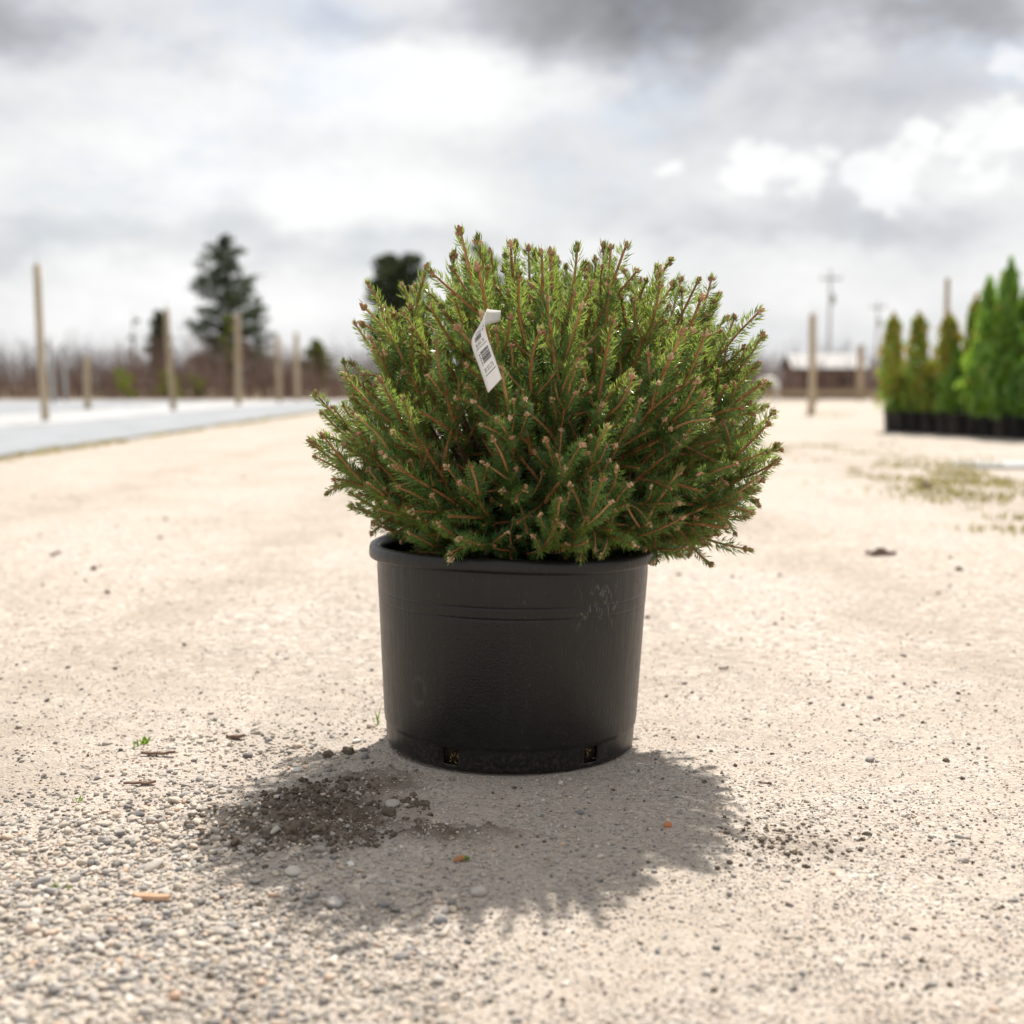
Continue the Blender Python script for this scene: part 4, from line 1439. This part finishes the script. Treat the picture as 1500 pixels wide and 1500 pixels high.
def tree(name, px, y, top_py, halfw_px, shape, mat, label, cat='tree', density=1.0, leaf=None, low=0.12, group=None):
    c = at_depth(px, 560, y)
    h = at_depth(px, top_py, y).z
    hw = halfw_px * y / F_PX
    root = obj(name, None, loc=(c.x, y, 0), label=label, cat=cat, group=group)
    leaf = leaf or 0.055 * h ** 0.7
    tg, cg = Geo(), Geo()
    tr = 0.016 * h + 0.02
    tp = np.stack([0.01 * h * np.sin(np.linspace(0, 3, 8) + px), 0.01 * h * np.cos(np.linspace(0, 2, 8)), np.linspace(-0.1, h * 0.95, 8)], 1)
    tg.add(*tube(tp, np.linspace(tr, tr * 0.12, 8), 8))
    if shape == 'cone':
        nb_ = int(70 * density)
        for i in range(nb_):
            t = low + (1 - low) * (i + rng.random()) / nb_
            a = i * 2.4 + rng.normal(0, .3)
            prof_ = min(1.0, (1.03 - t) * 2.4) ** 0.6 * (0.75 + 0.25 * min(1, (t - low) * 6 + .5))
            ln = hw * prof_ * rng.uniform(0.60, 1.12)
            z0 = t * h * 0.97
            e = np.array([math.cos(a) * ln, math.sin(a) * ln, ln * rng.uniform(-0.05, 0.40)])
            tq = np.linspace(0, 1, 5)[:, None]
            pth = np.array([0, 0, z0]) + e * tq + np.array([0, 0, -0.12 * ln]) * np.sin(tq * 3.14)
            tg.add(*tube(pth, np.linspace(0.018 * ln + .01, 0.008, 5), 4))
            kk = int(85 * density * (0.35 + ln / hw))
            q = rng.random(kk) ** 0.7
            P = np.array([0, 0, z0]) + e * q[:, None] + rng.normal(0, 1, (kk, 3)) * np.array([.13, .13, .10]) * (0.4 + ln * 0.9) * (1.05 - 0.5 * q)[:, None]
            leaf_cloud(P, leaf, -0.2, 0, cg, 0.42)
    else:
        nb_ = int((15 if shape == 'round' else 22) * density)
        for i in range(nb_):
            t = low + (1 - low) * (i + 0.6) / nb_
            a = i * 2.4 + rng.normal(0, .4)
            prof_ = math.sin(min(1, max(0.12, (t - low) / (1 - low))) ** 0.8 * 2.75) ** 0.7 if shape == 'round' else (0.5 + 0.5 * math.sin(min(1.0, max(0.0, (t - low) / (1 - low))) * 2.6 + 0.2))
            rad = hw * max(0.15, prof_)
            ln = rad * rng.uniform(0.25, 0.8)
            cc = np.array([math.cos(a) * ln, math.sin(a) * ln, t * h * 0.93])
            z0 = max(0.1 * h, cc[2] - 0.35 * ln - 0.05 * h)
            tg.add(*tube([(0, 0, z0), (cc[0] * .5, cc[1] * .5, (z0 + cc[2]) / 2 + .03 * h), tuple(cc)], [0.010 * h, 0.006 * h, 0.002 * h], 5))
            cr_ = np.array([1.0, 1.0, 0.62]) * hw * (rng.uniform(0.32, 0.52) if shape == 'round' else rng.uniform(0.22, 0.40))
            kk = int(300 * density)
            u = rng.normal(0, 1, (kk, 3))
            u /= np.linalg.norm(u, axis=1, keepdims=True)
            leaf_cloud(cc + u * cr_ * (rng.random(kk) ** 0.45)[:, None], leaf, 0.2, 0, cg, 0.42)
    obj('trunk', tg.mesh('trunk', m_trunk, True), root)
    obj('crown', cg.mesh('crown', mat, False), root)


tree('conifer_tree', 332, 110, 338, 54, 'cone', m_con, 'tallest dark conifer rising above the brown brush', density=1.15, low=0.10, leaf=0.40)
tree('conifer_tree', 234, 105, 452, 19, 'cone', m_con, 'small narrow dark conifer behind the leaning wooden post', density=0.9, leaf=0.35)
tree('conifer_tree', 378, 112, 440, 30, 'cone', m_con, 'loose dark conifer close beside the tallest conifer', density=0.55, leaf=0.36)
tree('slender_tree', 198, 100, 450, 16, 'pine', m_con, 'thin sparse sapling beside the small narrow conifer', density=0.22, leaf=0.22)
tree('young_tree', 336, 62, 452, 15, 'round', m_yel, 'narrow yellow green young tree in front of the tallest conifer', density=0.5, leaf=0.22)
tree('conifer_tree', 465, 90, 496, 24, 'cone', m_oli, 'small olive green conical tree left of the globe spruce', density=0.7, leaf=0.30)
tree('pine_tree', 580, 112, 362, 52, 'pine', m_con, 'tall pine with clumped crown half hidden behind the spruce', density=1.9, low=0.22, leaf=0.36)
tree('pine_tree', 708, 118, 345, 36, 'round', m_con, 'pine whose rounded top shows just above the spruce', density=0.9, low=0.35, leaf=0.36)
tree('green_bush', 183, 53, 540, 24, 'round', m_yel, 'fresh green bush below the thin sapling', 'bush', 0.35, 0.16, 0.1)
tree('green_bush', 245, 54, 543, 27, 'round', m_yel, 'fresh green bush behind the base of the leaning post', 'bush', 0.35, 0.16, 0.1)
tree('green_bush', 288, 54.5, 548, 22, 'round', m_yel, 'fresh green bush left of the thick wooden post', 'bush', 0.35, 0.16, 0.1)

# bare brush, far wood
m_brush = simple_mat('bare_twigs', [(0.25, (0.12, 0.080, 0.068)), (0.5, (0.21, 0.145, 0.12)), (0.8, (0.32, 0.245, 0.19))], 0.25, 0.9, 0.1)
m_far = simple_mat('far_twigs', [(0.25, (0.17, 0.145, 0.14)), (0.8, (0.27, 0.235, 0.225))], 0.1, 0.9, 0.1)  # pale grey-brown: the far wood's haze is put into this colour


def thicket(name, xlo, xhi, ylo, yhi, hfun, count, mat, label, w=0.022):
    x = rng.uniform(xlo, xhi, count)
    y = rng.uniform(ylo, yhi, count)
    h = hfun(x, y) * rng.uniform(0.35, 1.0, count)
    a = rng.uniform(0, 6.28, count)
    le = np.abs(rng.normal(0, 0.28, count)) * h
    B = np.stack([x, y, np.zeros(count) - 0.05], 1)
    M_ = B + np.stack([le * .35 * np.cos(a), le * .35 * np.sin(a), h * .55], 1)
    Tp = B + np.stack([le * np.cos(a), le * np.sin(a), h], 1)
    g_ = Geo()
    f1 = np.array([(0, 1, 4), (0, 4, 3), (1, 2, 5), (1, 5, 4), (2, 0, 3), (2, 3, 5), (3, 4, 6), (4, 5, 6), (5, 3, 6)])
    ring = [np.array([1, 0, 0]), np.array([-.5, .87, 0]), np.array([-.5, -.87, 0])]

    def sticks(B, M_, Tp, w):
        V = np.stack([B + w * r_ for r_ in ring] + [M_ + w * .7 * r_ for r_ in ring] + [Tp], 1)
        g_.add(V.reshape(-1, 3), (np.arange(len(B))[:, None, None] * 7 + f1[None]).reshape(-1, 3))
    sticks(B, M_, Tp, w)
    for q in range(3):      # side twigs
        t = rng.uniform(0.25, 0.9, count)[:, None]
        s0 = B + (Tp - B) * t
        a = rng.uniform(0, 6.28, count)
        l_ = h * rng.uniform(0.15, 0.35, count)
        e = s0 + np.stack([l_ * .6 * np.cos(a), l_ * .6 * np.sin(a), l_ * .8], 1)
        sticks(s0, (s0 + e) / 2, e, w * 0.6)
    return obj(name, g_.mesh(name, mat, False), label=label, cat='brush', kind='stuff')


thicket('bare_brush', -48, -6, 54, 66, lambda x, y: 0.8 + 2.9 * vnoise(x, y, 4.5, 101), 2800, m_brush, 'leafless reddish brown brush behind the fabric bed')
thicket('bare_brush', -6, 48, 53, 74, lambda x, y: 1.1 + 1.8 * vnoise(x, y, 4.5, 103), 3000, m_brush, 'leafless brown brush behind the bright gravel and shed')
thicket('far_wood', -80, 90, 150, 185, lambda x, y: 3.5 + 5.5 * vnoise(x, y, 14, 105), 4200, m_far, 'hazy leafless far wood along the horizon', 0.06)

# ------------------------------------------------------------------ right background: shed, poles, hoop, timber
m_roof = simple_mat('pale_roof', [(0.3, (0.12, 0.12, 0.125)), (0.7, (0.17, 0.17, 0.17))], 2, 0.6)
m_shed = simple_mat('shed_boards', [(0.3, (0.15, 0.095, 0.075)), (0.7, (0.23, 0.155, 0.125))], 2, 0.85, 0.2, stretch=(8, 8, 1))
m_dark = simple_mat('dark_opening', [(0.3, (0.02, 0.02, 0.02)), (0.7, (0.04, 0.035, 0.03))], 2, 0.5)
SY = 60.0
sc_ = at_depth(1205, 560, SY)
shed = obj('shed', None, loc=(sc_.x, SY, 0), label='low brown shed with pale sloping roof beyond the gravel', cat='shed')
W_, D_, H_ = 3.1, 2.6, 1.35
V, Fq = box(0, 0, H_ / 2, W_, D_, H_)
obj('wall', Geo().add(V, Fq).mesh('shed_wall', m_shed), shed)
ro = Geo()
V = np.array([(-1.72, -1.5, H_ - .06), (1.72, -1.5, H_ - .06), (1.72, 0, H_ + .62), (-1.72, 0, H_ + .62), (1.72, 1.5, H_ - .06), (-1.72, 1.5, H_ - .06)])
V2 = np.vstack([V, V + (0, 0, 0.07)])
ro.add(V2, np.array([(0, 3, 2, 1), (3, 5, 4, 2), (6, 7, 8, 9), (9, 8, 10, 11), (0, 1, 7, 6), (5, 11, 10, 4), (0, 6, 9, 3), (3, 9, 11, 5), (1, 2, 8, 7), (2, 4, 10, 8)]))
obj('roof', ro.mesh('shed_roof', m_roof), shed)
for s in (-1, 1):
    ga = Geo().add([(s * 1.54, -1.3, H_ - .02), (s * 1.54, 1.3, H_ - .02), (s * 1.54, 0, H_ + .56)], np.array([(0, 1, 2)]))
    obj('gable', ga.mesh('gable', m_shed), shed)
V, Fq = box(-0.7, -D_ / 2 - 0.02, 0.58, 0.8, 0.04, 1.14)
obj('door', Geo().add(V, Fq).mesh('shed_door', m_dark), shed)
V, Fq = box(0.75, -D_ / 2 - 0.02, 0.80, 0.7, 0.04, 0.45)
obj('window', Geo().add(V, Fq).mesh('shed_window', m_dark), shed)


def utility_pole(px, y, top_py, label):
    c = at_depth(px, 560, y)
    h = at_depth(px, top_py, y).z
    r_ = obj('utility_pole', None, loc=(c.x, y, 0), label=label, cat='utility pole')
    obj('mast', Geo().add(*tube([(0, 0, -.1), (0, 0, h / 2), (0, 0, h)], [0.12, 0.10, 0.08], 8)).mesh('mast', m_grey, True), r_)
    V, Fq = box(0, -0.16, h - 0.7, 1.6, 0.1, 0.12)
    ca = obj('crossarm', Geo().add(V, Fq).mesh('crossarm', m_grey), r_)
    for q in (-0.7, 0, 0.7):
        V, Fs = tube([(q, -.16, h - .65), (q, -.16, h - .42)], [0.05, 0.035], 6)
        obj('insulator', Geo().add(V, Fs).mesh('insulator', m_dark, True), ca)
    V, Fs = tube([(0.24, -.05, h - 2.6), (0.24, -.05, h - 1.8)], [0.13, 0.13], 10)
    obj('transformer', Geo().add(V, Fs).mesh('transformer', m_grey, True), r_)


utility_pole(1213, 100, 395, 'tall grey utility pole rising behind the brown shed')
utility_pole(1283, 130, 440, 'lower distant utility pole above the golden hedge trees')
# white pipe hoop
hy = 48.0
hc = at_depth(1125, 560, hy)
m_pipe = simple_mat('white_pipe', [(0.3, (0.68, 0.67, 0.62)), (0.7, (0.78, 0.77, 0.74))], 3, 0.4)
hp = obj('pipe_hoop', None, loc=(hc.x, hy, 0), label='white bent pipe hoop standing at the back of the gravel', cat='hoop')
for s in (-1, 1):
    V, Fs = tube([(s * .32, 0, -.05), (s * .32, 0, .62)], .095, 10)
    obj('leg', Geo().add(V, Fs).mesh('hoop_leg', m_pipe, True), hp)
t = np.linspace(0, math.pi, 11)
V, Fs = tube(np.stack([.32 * np.cos(t), 0 * t, .62 + .22 * np.sin(t)], 1), .10, 10)
obj('bend', Geo().add(V, Fs).mesh('hoop_bend', m_pipe, True), hp)
# low timber rail
tr_ = obj('timber_rail', None, loc=(12.6, 45, 0), label='long low brown timber rail at the far edge of the gravel', cat='rail')
V, Fq = box(0, 0, 0.36, 9.0, 0.10, 0.20)
obj('beam', Geo().add(V, Fq).mesh('beam', m_wood), tr_)
for q in range(5):
    V, Fq = box(-4.2 + q * 2.1, 0.11, 0.22, 0.14, 0.12, 0.50)
    obj('support', Geo().add(V, Fq).mesh('support', m_wood), tr_)
